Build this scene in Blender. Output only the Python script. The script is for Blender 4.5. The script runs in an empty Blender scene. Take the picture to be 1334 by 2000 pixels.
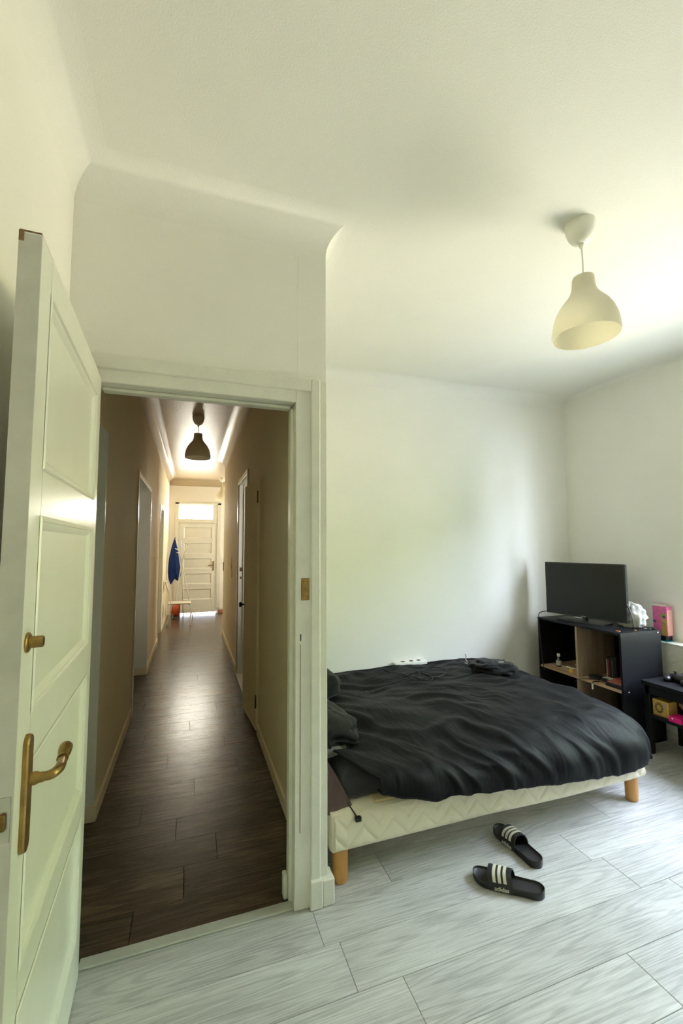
import bpy, bmesh, math, random
import numpy as np
from mathutils import Vector, Matrix, noise
PI = math.pi
sc = bpy.context.scene
COL = sc.collection

# ------------------------------------------------------------------ camera
CAMH = 1.48
YAW, PITCH, ROLL, FPX = 0.334985, 0.0770012, -0.004691, 842.115
def camera_axes():
    cy, sy = math.cos(YAW), math.sin(YAW)
    f = Vector((sy*math.cos(PITCH), cy*math.cos(PITCH), math.sin(PITCH)))
    r = Vector((cy, -sy, 0)); u = r.cross(f)
    r2 = r*math.cos(ROLL) + u*math.sin(ROLL)
    u2 = -r*math.sin(ROLL) + u*math.cos(ROLL)
    return r2, u2, f
cam = bpy.data.cameras.new('camera')
cam.sensor_fit = 'VERTICAL'; cam.sensor_height = 36.0; cam.sensor_width = 24.0
cam.lens = FPX*36.0/2000.0
cam.clip_start = 0.02; cam.clip_end = 100
camo = bpy.data.objects.new('camera', cam); COL.objects.link(camo)
_r, _u, _f = camera_axes()
camo.matrix_world = Matrix(((_r.x, _u.x, -_f.x, 0), (_r.y, _u.y, -_f.y, 0), (_r.z, _u.z, -_f.z, CAMH), (0, 0, 0, 1)))
sc.camera = camo

# ------------------------------------------------------------------ view, world, light
sc.view_settings.view_transform = 'Standard'
sc.view_settings.look = 'None'
sc.view_settings.gamma = 1.0
sc.view_settings.use_curve_mapping = False
sc.view_settings.exposure = 0.28
world = bpy.data.worlds.new('sky'); sc.world = world
world.use_nodes = True
_bg = world.node_tree.nodes['Background']
_bg.inputs[0].default_value = (0.71, 0.815, 1.0, 1)
_bg.inputs[1].default_value = 38.0
sc.cycles.max_bounces = 10
sc.cycles.diffuse_bounces = 7
sc.cycles.glossy_bounces = 4
sc.cycles.transparent_max_bounces = 8
sc.cycles.sample_clamp_indirect = 6.0
sc.cycles.caustics_reflective = False
sc.cycles.caustics_refractive = False
sc.cycles.use_denoising = True

def area(name, loc, direction, sx, sy, power, color, spread=180):
    l = bpy.data.lights.new(name, 'AREA'); l.shape = 'RECTANGLE'
    l.size = sx; l.size_y = sy; l.energy = power; l.color = color
    l.spread = math.radians(spread)
    o = bpy.data.objects.new(name, l); COL.objects.link(o)
    o.location = loc
    o.rotation_euler = Vector(direction).to_track_quat('-Z', 'Y').to_euler()
    return o
# daylight outside the window of the bedroom: sunlit pale terrace below, garden greenery beyond, sky above (the world)
area('sunlit_terrace', (7.6, 1.3, -0.55), (0, 0, 1), 3.4, 3.0, 560, (1.0, 0.892, 0.615))
area('sunlit_garden', (10.4, 1.6, 0.9), (-1, 0, 0), 12.0, 2.9, 1050, (1.0, 0.78, 0.44))
area('sunlit_treetops', (10.4, 1.6, 3.6), (-1, 0, 0), 12.0, 2.6, 760, (0.68, 1.0, 0.38))
_p = area('window_portal', (3.70, 1.5, 1.52), (-1, 0, 0), 1.6, 1.5, 1, (1, 1, 1))
_p.data.cycles.is_portal = True
# daylight of the small room off the hall and of the street behind the front door
area('side_room_daylight', (1.5, 4.55, 1.6), (-.7, 1, 0), 0.8, 1.2, 6, (1.0, 0.92, 0.82), 100)
area('street_daylight', (0.15, 10.75, 1.2), (0, -1, -0.25), 1.0, 1.6, 14, (1.0, 0.97, 0.9))
area('vestibule_daylight', (2.35, 9.0, 1.7), (-1, 0, 0), 0.9, 1.3, 40, (1.0, 0.92, 0.76))

# ------------------------------------------------------------------ materials
def mat(name, col, rough=0.6, metal=0.0, bump=0.0, bscale=200.0, var=0.0, vscale=6.0, spec=0.5, coat=0.0, stretch=None, bdist=0.01):
    m = bpy.data.materials.new(name); m.use_nodes = True
    nt = m.node_tree; b = nt.nodes['Principled BSDF']
    b.inputs['Base Color'].default_value = (*col, 1)
    b.inputs['Roughness'].default_value = rough
    b.inputs['Metallic'].default_value = metal
    b.inputs['Specular IOR Level'].default_value = spec
    b.inputs['Coat Weight'].default_value = coat
    tc = nt.nodes.new('ShaderNodeTexCoord')
    src = tc.outputs['Object']
    if stretch:
        mp = nt.nodes.new('ShaderNodeMapping'); mp.inputs['Scale'].default_value = stretch
        nt.links.new(src, mp.inputs[0]); src = mp.outputs[0]
    if var > 0:
        n = nt.nodes.new('ShaderNodeTexNoise'); n.inputs['Scale'].default_value = vscale; n.inputs['Detail'].default_value = 4
        nt.links.new(src, n.inputs['Vector'])
        r = nt.nodes.new('ShaderNodeValToRGB')
        r.color_ramp.elements[0].position = 0.3; r.color_ramp.elements[1].position = 0.7
        r.color_ramp.elements[0].color = (*[max(0, c*(1-var)) for c in col], 1)
        r.color_ramp.elements[1].color = (*[min(1, c*(1+var*0.6)) for c in col], 1)
        nt.links.new(n.outputs[0], r.inputs[0]); nt.links.new(r.outputs[0], b.inputs['Base Color'])
    if bump > 0:
        n = nt.nodes.new('ShaderNodeTexNoise'); n.inputs['Scale'].default_value = bscale; n.inputs['Detail'].default_value = 3
        nt.links.new(src, n.inputs['Vector'])
        bp = nt.nodes.new('ShaderNodeBump'); bp.inputs['Strength'].default_value = bump; bp.inputs['Distance'].default_value = bdist
        nt.links.new(n.outputs[0], bp.inputs['Height']); nt.links.new(bp.outputs[0], b.inputs['Normal'])
    return m

def emit(name, col, strength):
    m = bpy.data.materials.new(name); m.use_nodes = True
    b = m.node_tree.nodes['Principled BSDF']
    b.inputs['Base Color'].default_value = (*col, 1)
    b.inputs['Emission Color'].default_value = (*col, 1)
    b.inputs['Emission Strength'].default_value = strength
    return m

def plank_mat(name, dark, light, rough, grain=55.0, warm=None, contrast=(0.35, 0.75), gw=0.125, vary=(0.9, 1.08)):
    """laminate plank: cathedral grain as contour lines of a stretched noise, shifted for each plank"""
    m = bpy.data.materials.new(name); m.use_nodes = True
    nt = m.node_tree; b = nt.nodes['Principled BSDF']; N = nt.nodes.new; L = nt.links.new
    tc = N('ShaderNodeTexCoord'); oi = N('ShaderNodeObjectInfo')
    mul = N('ShaderNodeMath'); mul.operation = 'MULTIPLY'; mul.inputs[1].default_value = 53.0; L(oi.outputs['Random'], mul.inputs[0])
    cmb = N('ShaderNodeCombineXYZ'); L(mul.outputs[0], cmb.inputs[0]); L(mul.outputs[0], cmb.inputs[1]); L(mul.outputs[0], cmb.inputs[2])
    add = N('ShaderNodeVectorMath'); add.operation = 'ADD'; L(tc.outputs['Object'], add.inputs[0]); L(cmb.outputs[0], add.inputs[1])
    mp = N('ShaderNodeMapping'); mp.inputs['Scale'].default_value = (0.48, 8.0, 1); L(add.outputs[0], mp.inputs[0])
    n1 = N('ShaderNodeTexNoise'); n1.inputs['Scale'].default_value = 1.15; n1.inputs['Detail'].default_value = 1.5; n1.inputs['Distortion'].default_value = 0.5
    L(mp.outputs[0], n1.inputs['Vector'])
    m2 = N('ShaderNodeMath'); m2.operation = 'MULTIPLY'; m2.inputs[1].default_value = grain; L(n1.outputs[0], m2.inputs[0])
    s = N('ShaderNodeMath'); s.operation = 'SINE'; L(m2.outputs[0], s.inputs[0])
    mr = N('ShaderNodeMapRange'); mr.inputs[1].default_value = -1; mr.inputs[2].default_value = 0.1; mr.interpolation_type = 'SMOOTHSTEP'; L(s.outputs[0], mr.inputs[0])
    # fine fibres
    mp2 = N('ShaderNodeMapping'); mp2.inputs['Scale'].default_value = (6, 130, 1); L(add.outputs[0], mp2.inputs[0])
    n2 = N('ShaderNodeTexNoise'); n2.inputs['Scale'].default_value = 1.6; n2.inputs['Detail'].default_value = 5; L(mp2.outputs[0], n2.inputs['Vector'])
    # blotches
    mp3 = N('ShaderNodeMapping'); mp3.inputs['Scale'].default_value = (2.0, 7, 1); L(add.outputs[0], mp3.inputs[0])
    n3 = N('ShaderNodeTexNoise'); n3.inputs['Scale'].default_value = 1.3; n3.inputs['Detail'].default_value = 4; L(mp3.outputs[0], n3.inputs['Vector'])
    a1 = N('ShaderNodeMath'); a1.operation = 'MULTIPLY_ADD'; a1.inputs[1].default_value = gw; L(mr.outputs[0], a1.inputs[0])
    a2 = N('ShaderNodeMath'); a2.operation = 'MULTIPLY_ADD'; a2.inputs[1].default_value = 0.55; a2.inputs[2].default_value = 0.0; L(n2.outputs[0], a2.inputs[0])
    a3 = N('ShaderNodeMath'); a3.operation = 'MULTIPLY_ADD'; a3.inputs[1].default_value = 0.36; L(n3.outputs[0], a3.inputs[0])
    L(a2.outputs[0], a3.inputs[2]); L(a3.outputs[0], a1.inputs[2])
    ramp = N('ShaderNodeValToRGB'); e = ramp.color_ramp.elements
    e[0].position = contrast[0]; e[0].color = (*dark, 1); e[1].position = contrast[1]; e[1].color = (*light, 1)
    if warm:
        w = ramp.color_ramp.elements.new((contrast[0]+contrast[1])/2); w.color = (*warm, 1)
    L(a1.outputs[0], ramp.inputs[0])
    # small tone change from plank to plank
    hsv = N('ShaderNodeHueSaturation'); mr2 = N('ShaderNodeMapRange'); mr2.inputs[3].default_value = vary[0]; mr2.inputs[4].default_value = vary[1]
    L(oi.outputs['Random'], mr2.inputs[0]); L(mr2.outputs[0], hsv.inputs['Value']); L(ramp.outputs[0], hsv.inputs['Color'])
    L(hsv.outputs[0], b.inputs['Base Color'])
    b.inputs['Roughness'].default_value = rough
    bp = N('ShaderNodeBump'); bp.inputs['Strength'].default_value = 0.12; bp.inputs['Distance'].default_value = 0.002
    L(a1.outputs[0], bp.inputs['Height']); L(bp.outputs[0], b.inputs['Normal'])
    return m

def wood_mat(name, dark, light, axis_scale, rough=0.5):
    m = bpy.data.materials.new(name); m.use_nodes = True
    nt = m.node_tree; b = nt.nodes['Principled BSDF']; N = nt.nodes.new; L = nt.links.new
    tc = N('ShaderNodeTexCoord'); mp = N('ShaderNodeMapping'); mp.inputs['Scale'].default_value = axis_scale; L(tc.outputs['Object'], mp.inputs[0])
    n = N('ShaderNodeTexNoise'); n.inputs['Scale'].default_value = 1.0; n.inputs['Detail'].default_value = 5; L(mp.outputs[0], n.inputs['Vector'])
    r = N('ShaderNodeValToRGB'); r.color_ramp.elements[0].position = 0.32; r.color_ramp.elements[1].position = 0.68
    r.color_ramp.elements[0].color = (*dark, 1); r.color_ramp.elements[1].color = (*light, 1)
    L(n.outputs[0], r.inputs[0]); L(r.outputs[0], b.inputs['Base Color']); b.inputs['Roughness'].default_value = rough
    return m

def cloth_mat(name, col, rough=0.9, sheen=0.3, weave=900.0, bump=0.15, var=0.15, spec=0.2):
    m = mat(name, col, rough, bump=bump, bscale=weave, var=var, vscale=5, spec=spec, bdist=0.001)
    b = m.node_tree.nodes['Principled BSDF']
    b.inputs['Sheen Weight'].default_value = sheen; b.inputs['Sheen Roughness'].default_value = 0.5
    return m

def shade_mat(name, col):
    m = bpy.data.materials.new(name); m.use_nodes = True
    nt = m.node_tree; b = nt.nodes['Principled BSDF']; out = nt.nodes['Material Output']
    b.inputs['Base Color'].default_value = (*col, 1); b.inputs['Roughness'].default_value = 0.45
    t = nt.nodes.new('ShaderNodeBsdfTranslucent'); t.inputs[0].default_value = (*col, 1)
    mx = nt.nodes.new('ShaderNodeMixShader'); mx.inputs[0].default_value = 0.5
    nt.links.new(b.outputs[0], mx.inputs[1]); nt.links.new(t.outputs[0], mx.inputs[2]); nt.links.new(mx.outputs[0], out.inputs[0])
    return m

def pane_mat(name):
    m = bpy.data.materials.new(name); m.use_nodes = True
    nt = m.node_tree; out = nt.nodes['Material Output']
    t = nt.nodes.new('ShaderNodeBsdfTransparent'); g = nt.nodes.new('ShaderNodeBsdfGlossy'); g.inputs['Roughness'].default_value = 0.02
    mx = nt.nodes.new('ShaderNodeMixShader'); mx.inputs[0].default_value = 0.06
    nt.links.new(t.outputs[0], mx.inputs[1]); nt.links.new(g.outputs[0], mx.inputs[2]); nt.links.new(mx.outputs[0], out.inputs[0])
    return m

M = {}
M['wall'] = mat('wall_paint', (0.84, 0.824, 0.768), 0.75, bump=0.18, bscale=170, bdist=0.004, var=0.025, vscale=2)
M['ceiling'] = mat('ceiling_paint', (0.832, 0.816, 0.76), 0.8, bump=0.3, bscale=170, bdist=0.004, var=0.02, vscale=2)
M['hall_wall'] = mat('hall_wall_paint', (0.79, 0.69, 0.47), 0.8, bump=0.15, bscale=170, bdist=0.004, var=0.04, vscale=2)
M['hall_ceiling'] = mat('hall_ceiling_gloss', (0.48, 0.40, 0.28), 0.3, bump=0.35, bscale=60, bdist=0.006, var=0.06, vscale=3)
M['gloss_white'] = mat('gloss_white_paint', (0.76, 0.76, 0.68), 0.28, bump=0.06, bscale=60, bdist=0.004, var=0.03, vscale=7)
M['worn_white'] = mat('worn_white_paint', (0.74, 0.73, 0.65), 0.35, bump=0.1, bscale=60, bdist=0.004, var=0.05, vscale=14)
M['door_edge'] = mat('door_edge_paint', (0.66, 0.64, 0.58), 0.45, bump=0.1, bscale=60, bdist=0.004, var=0.14, vscale=9)
M['bare_wood'] = mat('bare_wood', (0.22, 0.13, 0.06), 0.7, var=0.4, vscale=40)
M['plank'] = plank_mat('grey_laminate', (0.27, 0.27, 0.26), (0.60, 0.605, 0.585), 0.34, 125, contrast=(0.26, 0.72))
M['hall_plank'] = plank_mat('brown_laminate', (0.022, 0.015, 0.009), (0.20, 0.145, 0.092), 0.265, 60, warm=(0.07, 0.048, 0.03), contrast=(0.2, 0.8), gw=0.10, vary=(0.7, 1.35))
M['joint'] = mat('joint_dark', (0.03, 0.03, 0.03), 0.9)
M['strip'] = mat('threshold_strip', (0.50, 0.52, 0.46), 0.4, metal=0.15, var=0.08, vscale=20)
M['brass'] = mat('aged_brass', (0.34, 0.22, 0.07), 0.36, metal=0.95, var=0.3, vscale=30, bump=0.05, bscale=90)
M['brass_dark'] = mat('dark_brass', (0.20, 0.12, 0.04), 0.42, metal=0.9, var=0.4, vscale=40)
M['steel'] = mat('steel', (0.55, 0.54, 0.5), 0.3, metal=1.0, var=0.1, vscale=30)
M['black_plastic'] = mat('black_plastic', (0.012, 0.012, 0.013), 0.35, var=0.2, vscale=20)
M['screen'] = mat('tv_screen', (0.011, 0.011, 0.011), 0.32, spec=0.35, var=0.02)
M['tv_edge'] = mat('tv_glossy_edge', (0.02, 0.025, 0.02), 0.08, spec=0.9)
M['grey_mark'] = mat('grey_mark', (0.35, 0.35, 0.35), 0.5)
M['white_plastic'] = mat('white_plastic', (0.78, 0.77, 0.72), 0.4, var=0.03)
M['shade'] = shade_mat('white_shade_plastic', (0.90, 0.87, 0.76))
M['canopy'] = mat('white_canopy_plastic', (0.82, 0.80, 0.71), 0.4, var=0.02)
M['black_board'] = mat('black_melamine', (0.007, 0.0075, 0.009), 0.42, spec=0.2, bump=0.05, bscale=80, var=0.2, vscale=10, stretch=(4, 40, 4))
M['oak'] = wood_mat('oak_melamine', (0.21, 0.145, 0.088), (0.40, 0.29, 0.185), (14, 14, 1.6))
M['oak_shelf'] = wood_mat('oak_shelf_melamine', (0.30, 0.20, 0.11), (0.50, 0.36, 0.21), (16, 1.6, 16))
M['beech'] = wood_mat('varnished_beech', (0.42, 0.20, 0.045), (0.58, 0.30, 0.08), (22, 22, 2.5), 0.35)
M['ticking'] = cloth_mat('cream_ticking', (0.80, 0.745, 0.58), 0.85, 0.2, 700, 0.2, 0.06)
M['duvet'] = cloth_mat('black_cotton', (0.0042, 0.0042, 0.0048), 0.62, 0.025, 800, 0.2, 0.2, 0.11)
M['garment'] = cloth_mat('black_jersey', (0.006, 0.006, 0.007), 0.95, 0.1, 500, 0.3, 0.2)
M['pillow'] = cloth_mat('green_black_cotton', (0.008, 0.009, 0.0075), 0.9, 0.08, 800, 0.2, 0.2)
M['grey_sheet'] = cloth_mat('charcoal_sheet', (0.032, 0.030, 0.035), 0.95, 0.3, 300, 0.4, 0.2)
M['grey_roll'] = cloth_mat('grey_cotton', (0.10, 0.095, 0.085), 0.9, 0.3, 500, 0.3, 0.15)
M['brown_cloth'] = cloth_mat('plum_brown_nylon', (0.115, 0.078, 0.074), 0.75, 0.2, 600, 0.15, 0.2)
M['foam'] = mat('mattress_foam', (0.62, 0.50, 0.28), 0.9, var=0.1)
M['rubber'] = mat('black_rubber', (0.014, 0.014, 0.015), 0.5, bump=0.1, bscale=300, bdist=0.001, var=0.15, vscale=25)
M['footbed'] = mat('black_footbed', (0.02, 0.02, 0.022), 0.55, bump=0.4, bscale=420, bdist=0.001)
M['stripe'] = mat('stripe_white', (0.62, 0.60, 0.48), 0.6, var=0.08, vscale=60)
M['blue'] = cloth_mat('royal_blue_cloth', (0.008, 0.035, 0.20), 0.85, 0.2, 300, 0.2, 0.25)
M['orange'] = mat('orange_cable', (0.62, 0.09, 0.015), 0.45, var=0.2, vscale=30)
M['terracotta'] = mat('terracotta_tile', (0.36, 0.15, 0.07), 0.6, var=0.2, vscale=30)
M['cream_metal'] = mat('cream_enamel', (0.70, 0.67, 0.56), 0.35, var=0.05)
M['amber'] = mat('dark_amber_glass', (0.02, 0.010, 0.006), 0.1, spec=0.8)
M['label'] = mat('paper_label', (0.55, 0.55, 0.50), 0.7, var=0.15, vscale=120)
M['yellow'] = mat('yellow_plastic', (0.75, 0.48, 0.03), 0.4, var=0.05)
M['red'] = mat('red_card', (0.36, 0.03, 0.025), 0.5, var=0.2, vscale=40)
M['pale_red'] = mat('faded_red_card', (0.42, 0.13, 0.10), 0.55, var=0.25, vscale=50)
M['spine_white'] = mat('spine_white', (0.50, 0.49, 0.46), 0.5, var=0.2, vscale=90)
M['spine_red'] = mat('spine_red', (0.30, 0.03, 0.035), 0.5, var=0.2, vscale=90)
M['spine_black'] = mat('spine_black', (0.018, 0.018, 0.02), 0.4, var=0.3, vscale=90)
M['spine_grey'] = mat('spine_grey', (0.16, 0.15, 0.14), 0.5, var=0.3, vscale=90)
M['pink'] = mat('pink_card', (0.55, 0.10, 0.24), 0.5, var=0.18, vscale=45)
M['pink_side'] = mat('salmon_card', (0.62, 0.29, 0.24), 0.5, var=0.08, vscale=30)
M['hot_pink'] = mat('hot_pink_card', (0.62, 0.005, 0.16), 0.4, var=0.05)
M['gold'] = mat('gold_card', (0.42, 0.28, 0.06), 0.5, var=0.12, vscale=60)
M['ochre'] = mat('ochre_card', (0.52, 0.34, 0.08), 0.5, var=0.15, vscale=70)
M['ochre_dark'] = mat('brown_print', (0.16, 0.08, 0.025), 0.5, var=0.5, vscale=120)
M['lilac'] = mat('lilac_print', (0.30, 0.26, 0.45), 0.5, var=0.1)
M['lime'] = mat('lime_print', (0.18, 0.32, 0.04), 0.5, var=0.2, vscale=90)
M['navy'] = mat('navy_print', (0.03, 0.05, 0.20), 0.5)
M['teal'] = mat('teal_card', (0.01, 0.22, 0.24), 0.5)
M['leather'] = mat('tan_leather', (0.34, 0.19, 0.10), 0.6, var=0.2, vscale=40)
M['bag'] = mat('white_bag_film', (0.66, 0.66, 0.62), 0.35, var=0.12, vscale=25, bump=0.3, bscale=40)
M['copper'] = mat('copper_coin', (0.50, 0.22, 0.10), 0.3, metal=0.9)
M['paper'] = mat('white_paper', (0.72, 0.71, 0.66), 0.7)
M['socket_dark'] = mat('socket_hole', (0.05, 0.04, 0.03), 0.7)
M['pane'] = pane_mat('window_pane')
M['frosted'] = emit('frosted_daylit_pane', (1.0, 0.95, 0.82), 32.0)
M['stone'] = mat('pale_stone', (0.70, 0.69, 0.66), 0.8, var=0.15)
M['plaster'] = mat('side_room_plaster', (0.72, 0.68, 0.62), 0.7, var=0.03)
M['hedge'] = mat('hedge_green', (0.05, 0.10, 0.03), 0.9, var=0.5, vscale=6)
M['duct'] = mat('jack_black', (0.01, 0.01, 0.01), 0.5)

# ------------------------------------------------------------------ builders
ORG = {}
def tag(o, label=None, cat=None, group=None, kind=None):
    if label: o['label'] = label
    if cat: o['category'] = cat
    if group: o['group'] = group
    if kind: o['kind'] = kind
    return o

def thing(name, label, cat, loc=(0, 0, 0), group=None, local=False, rotz=0.0):
    o = bpy.data.objects.new(name, None); COL.objects.link(o)
    o.empty_display_size = 0.05; o.location = loc; o.rotation_euler = (0, 0, rotz)
    ORG[o.name] = Vector((0, 0, 0)) if local else Vector(loc)
    return tag(o, label, cat, group)

class MB:
    def __init__(s): s.bm = bmesh.new()
    def box(s, x0, x1, y0, y1, z0, z1, bev=0.0, seg=1, mtx=None):
        vs = [s.bm.verts.new((x, y, z)) for x in (x0, x1) for y in (y0, y1) for z in (z0, z1)]
        f = [(0, 1, 3, 2), (4, 6, 7, 5), (0, 4, 5, 1), (2, 3, 7, 6), (0, 2, 6, 4), (1, 5, 7, 3)]
        fs = [s.bm.faces.new([vs[i] for i in q]) for q in f]
        geo = vs
        if bev > 0:
            es = list({e for q in fs for e in q.edges})
            r = bmesh.ops.bevel(s.bm, geom=es, offset=bev, segments=seg, affect='EDGES', profile=0.5)
            geo = list({v for q in r['faces'] for v in q.verts} | {v for v in vs if v.is_valid})
        if mtx is not None: bmesh.ops.transform(s.bm, matrix=mtx, verts=geo)
        return s
    def quad(s, a, b, c, d):
        s.bm.faces.new([s.bm.verts.new(p) for p in (a, b, c, d)]); return s
    def rings(s, rings, closed=True, cap0=False, cap1=False):
        R = [[s.bm.verts.new(p) for p in r] for r in rings]
        n = len(R[0])
        for i in range(len(R)-1):
            for j in range(n if closed else n-1):
                k = (j+1) % n
                s.bm.faces.new((R[i][j], R[i][k], R[i+1][k], R[i+1][j]))
        if cap0: s.bm.faces.new(R[0][::-1])
        if cap1: s.bm.faces.new(R[-1])
        return s
    def tube(s, pts, r, n=8, cap=True, r1=None):
        pts = [Vector(p) for p in pts]; rings = []; prev = None
        for i, p in enumerate(pts):
            t = (pts[min(i+1, len(pts)-1)] - pts[max(i-1, 0)]).normalized()
            if prev is None:
                a = Vector((0, 0, 1)) if abs(t.z) < 0.9 else Vector((1, 0, 0))
                u = t.cross(a).normalized()
            else:
                u = (prev - t*prev.dot(t)).normalized()
            prev = u; v = t.cross(u)
            rr = r(i/(len(pts)-1)) if callable(r) else (r if r1 is None else r+(r1-r)*i/(len(pts)-1))
            rings.append([p + (u*math.cos(2*PI*k/n) + v*math.sin(2*PI*k/n))*rr for k in range(n)])
        return s.rings(rings, True, cap, cap)
    def lathe(s, prof, c=(0, 0, 0), n=32, axis='z', cap0=False, cap1=False):
        c = Vector(c); rings = []
        for r, h in prof:
            ring = []
            for k in range(n):
                a = 2*PI*k/n; x, y = r*math.cos(a), r*math.sin(a)
                ring.append(c + (Vector((x, y, h)) if axis == 'z' else Vector((h, x, y)) if axis == 'x' else Vector((y, h, x))))
            rings.append(ring)
        return s.rings(rings, True, cap0, cap1)
    def grid(s, P):
        """P: (n, m, 3) array"""
        n, m = P.shape[:2]
        V = [[s.bm.verts.new(P[i, j]) for j in range(m)] for i in range(n)]
        for i in range(n-1):
            for j in range(m-1):
                s.bm.faces.new((V[i][j], V[i+1][j], V[i+1][j+1], V[i][j+1]))
        return s
    def build(s, name, material, parent=None, label=None, smooth=False, org=None, kind=None):
        bmesh.ops.recalc_face_normals(s.bm, faces=s.bm.faces[:])
        me = bpy.data.meshes.new(name)
        if parent is not None:
            org = ORG[parent.name]
        elif org is None:
            xs = [v.co.x for v in s.bm.verts]; ys = [v.co.y for v in s.bm.verts]; zs = [v.co.z for v in s.bm.verts]
            org = Vector(((min(xs)+max(xs))/2, (min(ys)+max(ys))/2, min(zs)))
        org = Vector(org)
        for v in s.bm.verts: v.co -= org
        s.bm.to_mesh(me); s.bm.free()
        me.materials.append(material)
        if smooth:
            for p in me.polygons: p.use_smooth = True
            if smooth is not True: me.set_sharp_from_angle(angle=math.radians(smooth))
        o = bpy.data.objects.new(name, me); COL.objects.link(o)
        ORG[o.name] = org
        if parent is not None: o.parent = parent
        else: o.location = org
        if label: o['label'] = label
        if kind: o['kind'] = kind
        return o

def copy_tree(o, parent=None):
    c = o.copy(); COL.objects.link(c); ORG[c.name] = ORG.get(o.name, Vector((0, 0, 0)))
    if parent is not None: c.parent = parent
    for ch in list(o.children): copy_tree(ch, c)
    return c

def struct(mb, name, material, smooth=False, org=(0, 0, 0)):
    return mb.build(name, material, None, smooth=smooth, org=org, kind='structure')

def spline(pts, n=8):
    """Catmull-Rom through pts"""
    P = [Vector(p) for p in pts]; P = [P[0]*2-P[1]] + P + [P[-1]*2-P[-2]]; out = []
    for i in range(1, len(P)-2):
        for k in range(n):
            t = k/n
            out.append(0.5*((2*P[i]) + (P[i+1]-P[i-1])*t + (2*P[i-1]-5*P[i]+4*P[i+1]-P[i+2])*t*t + (3*P[i]-3*P[i+1]+P[i+2]-P[i-1])*t**3))
    out.append(P[-2]); return out

# ------------------------------------------------------------------ setting: dimensions
ZC = 2.97           # ceiling
XL, XR, XLOW = -0.46, 3.62, 3.50
YP, YB, YREAR = 1.837, 3.39, -1.7
HXL, HXR, HY0, HEND = -0.47, 0.53, 1.90, 10.1

# floors
PW = 0.1948
fl = struct(MB().box(XL-.05, XR+.05, YREAR-.05, 1.845, -.06, -.012).box(.54, XR+.05, 1.845, YB+.05, -.06, -.012), 'floor', M['joint'])
rowstart = {0: 0.866, -1: 0.496, -2: 0.555, -3: 0.719, -4: 0.21, -5: 0.93, -6: 0.35, -7: 1.1, 1: 0.30, 2: 1.02, 3: 0.45, 4: 0.75, 5: .1, 6: .9, 7: .5}
for row in range(-18, 9):
    y0 = 1.837 + row*PW; y1 = y0 + PW
    if y0 > YB: break
    if y1 < YREAR: continue
    y0c, y1c = max(y0, YREAR), min(y1, YB)
    xa = XL if row < 0 else 0.567
    st = rowstart.get(row, (row*0.531) % 1.31)
    x = st - 1.312*3
    while x < XR:
        a, b = max(x, xa), min(x+1.312, XR-.01)
        if b - a > 0.02:
            MB().box(a+.0006, b-.0006, y0c+.0006, y1c-.0006, -.0125, 0, 0.0012).build('plank', M['plank'], fl)
        x += 1.312
hf = struct(MB().box(HXL-.25, HXR+.05, 1.845, HEND+.1, -.06, -.012).box(HXR+.05, 2.5, 4.2, HEND+.1, -.06, -.012), 'floor_hall', M['joint'])
hst = {0: .15, 1: -.044, 2: -.23, 3: .05, 4: .33, 5: -.125, 6: .27, 7: -.31, 8: .02, 9: .4, -1: .0}
for row in range(-2, 43):
    y0 = 2.245 + row*PW; y1 = min(y0+PW, HEND+.02); y0 = max(y0, 1.885)
    if y1 <= y0: continue
    xb = 2.45 if y0 > 7.7 else HXR + .04
    st = hst.get(row, ((row*0.37) % 1.0)-.45); x = st-1.312
    while x < xb:
        a, b = max(x, HXL-.2), min(x+1.312, xb)
        if b-a > .02: MB().box(a+.0006, b-.0006, y0+.0006, y1-.0006, -.0125, 0, .0012).build('plank', M['hall_plank'], hf)
        x += 1.312
MB().box(.56, 2.0, 4.3, 5.9, -.02, -.001).build('side_room_flooring', M['hall_plank'], hf)
struct(MB().box(-.345, .43, 1.838, 1.885, -.01, .006, .004, 2), 'trim_1', M['strip'])

# ceiling with coves
def cove(mb, path, r, zc, n=10, closed_ends=True):
    """sweep a quarter-round along a polyline; the room lies to the right of the path"""
    P = [Vector((p[0], p[1])) for p in path]; rings = []
    for k in range(n+1):
        a = PI/2*k/n; d = r*(1-math.cos(a)); z = zc - r + r*math.sin(a)
        d = min(d, r); ring = []
        for i, p in enumerate(P):
            t0 = (P[i]-P[i-1]).normalized() if i > 0 else (P[1]-P[0]).normalized()
            t1 = (P[i+1]-P[i]).normalized() if i < len(P)-1 else t0
            n0 = Vector((t0.y, -t0.x)); n1 = Vector((t1.y, -t1.x))
            m = n0+n1; m = m/m.dot(n0)
            q = p + m*d
            ring.append((q.x, q.y, z))
        rings.append(ring)
    mb.rings(rings, closed=False)
cb = MB().box(XL-.2, XR+.3, YREAR-.2, YB+.2, ZC, ZC+.1)
cove(cb, [(XL, YREAR), (XL, YP), (.567, YP), (.567, YB)], .145, ZC+.001, 12)
cove(cb, [(.5, YB), (XR, YB)], .11, ZC+.001, 10)
cove(cb, [(XR, YB), (XR, YREAR)], .05, ZC+.001, 8)
struct(cb, 'ceiling', M['ceiling'], smooth=40)
HZ = 2.955
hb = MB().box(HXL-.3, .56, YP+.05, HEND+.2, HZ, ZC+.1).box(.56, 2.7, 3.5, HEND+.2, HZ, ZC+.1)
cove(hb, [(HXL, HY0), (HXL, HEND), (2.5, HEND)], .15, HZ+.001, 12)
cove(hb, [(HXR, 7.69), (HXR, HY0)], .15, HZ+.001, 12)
struct(hb, 'ceiling_hall', M['hall_ceiling'], smooth=40)

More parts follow.
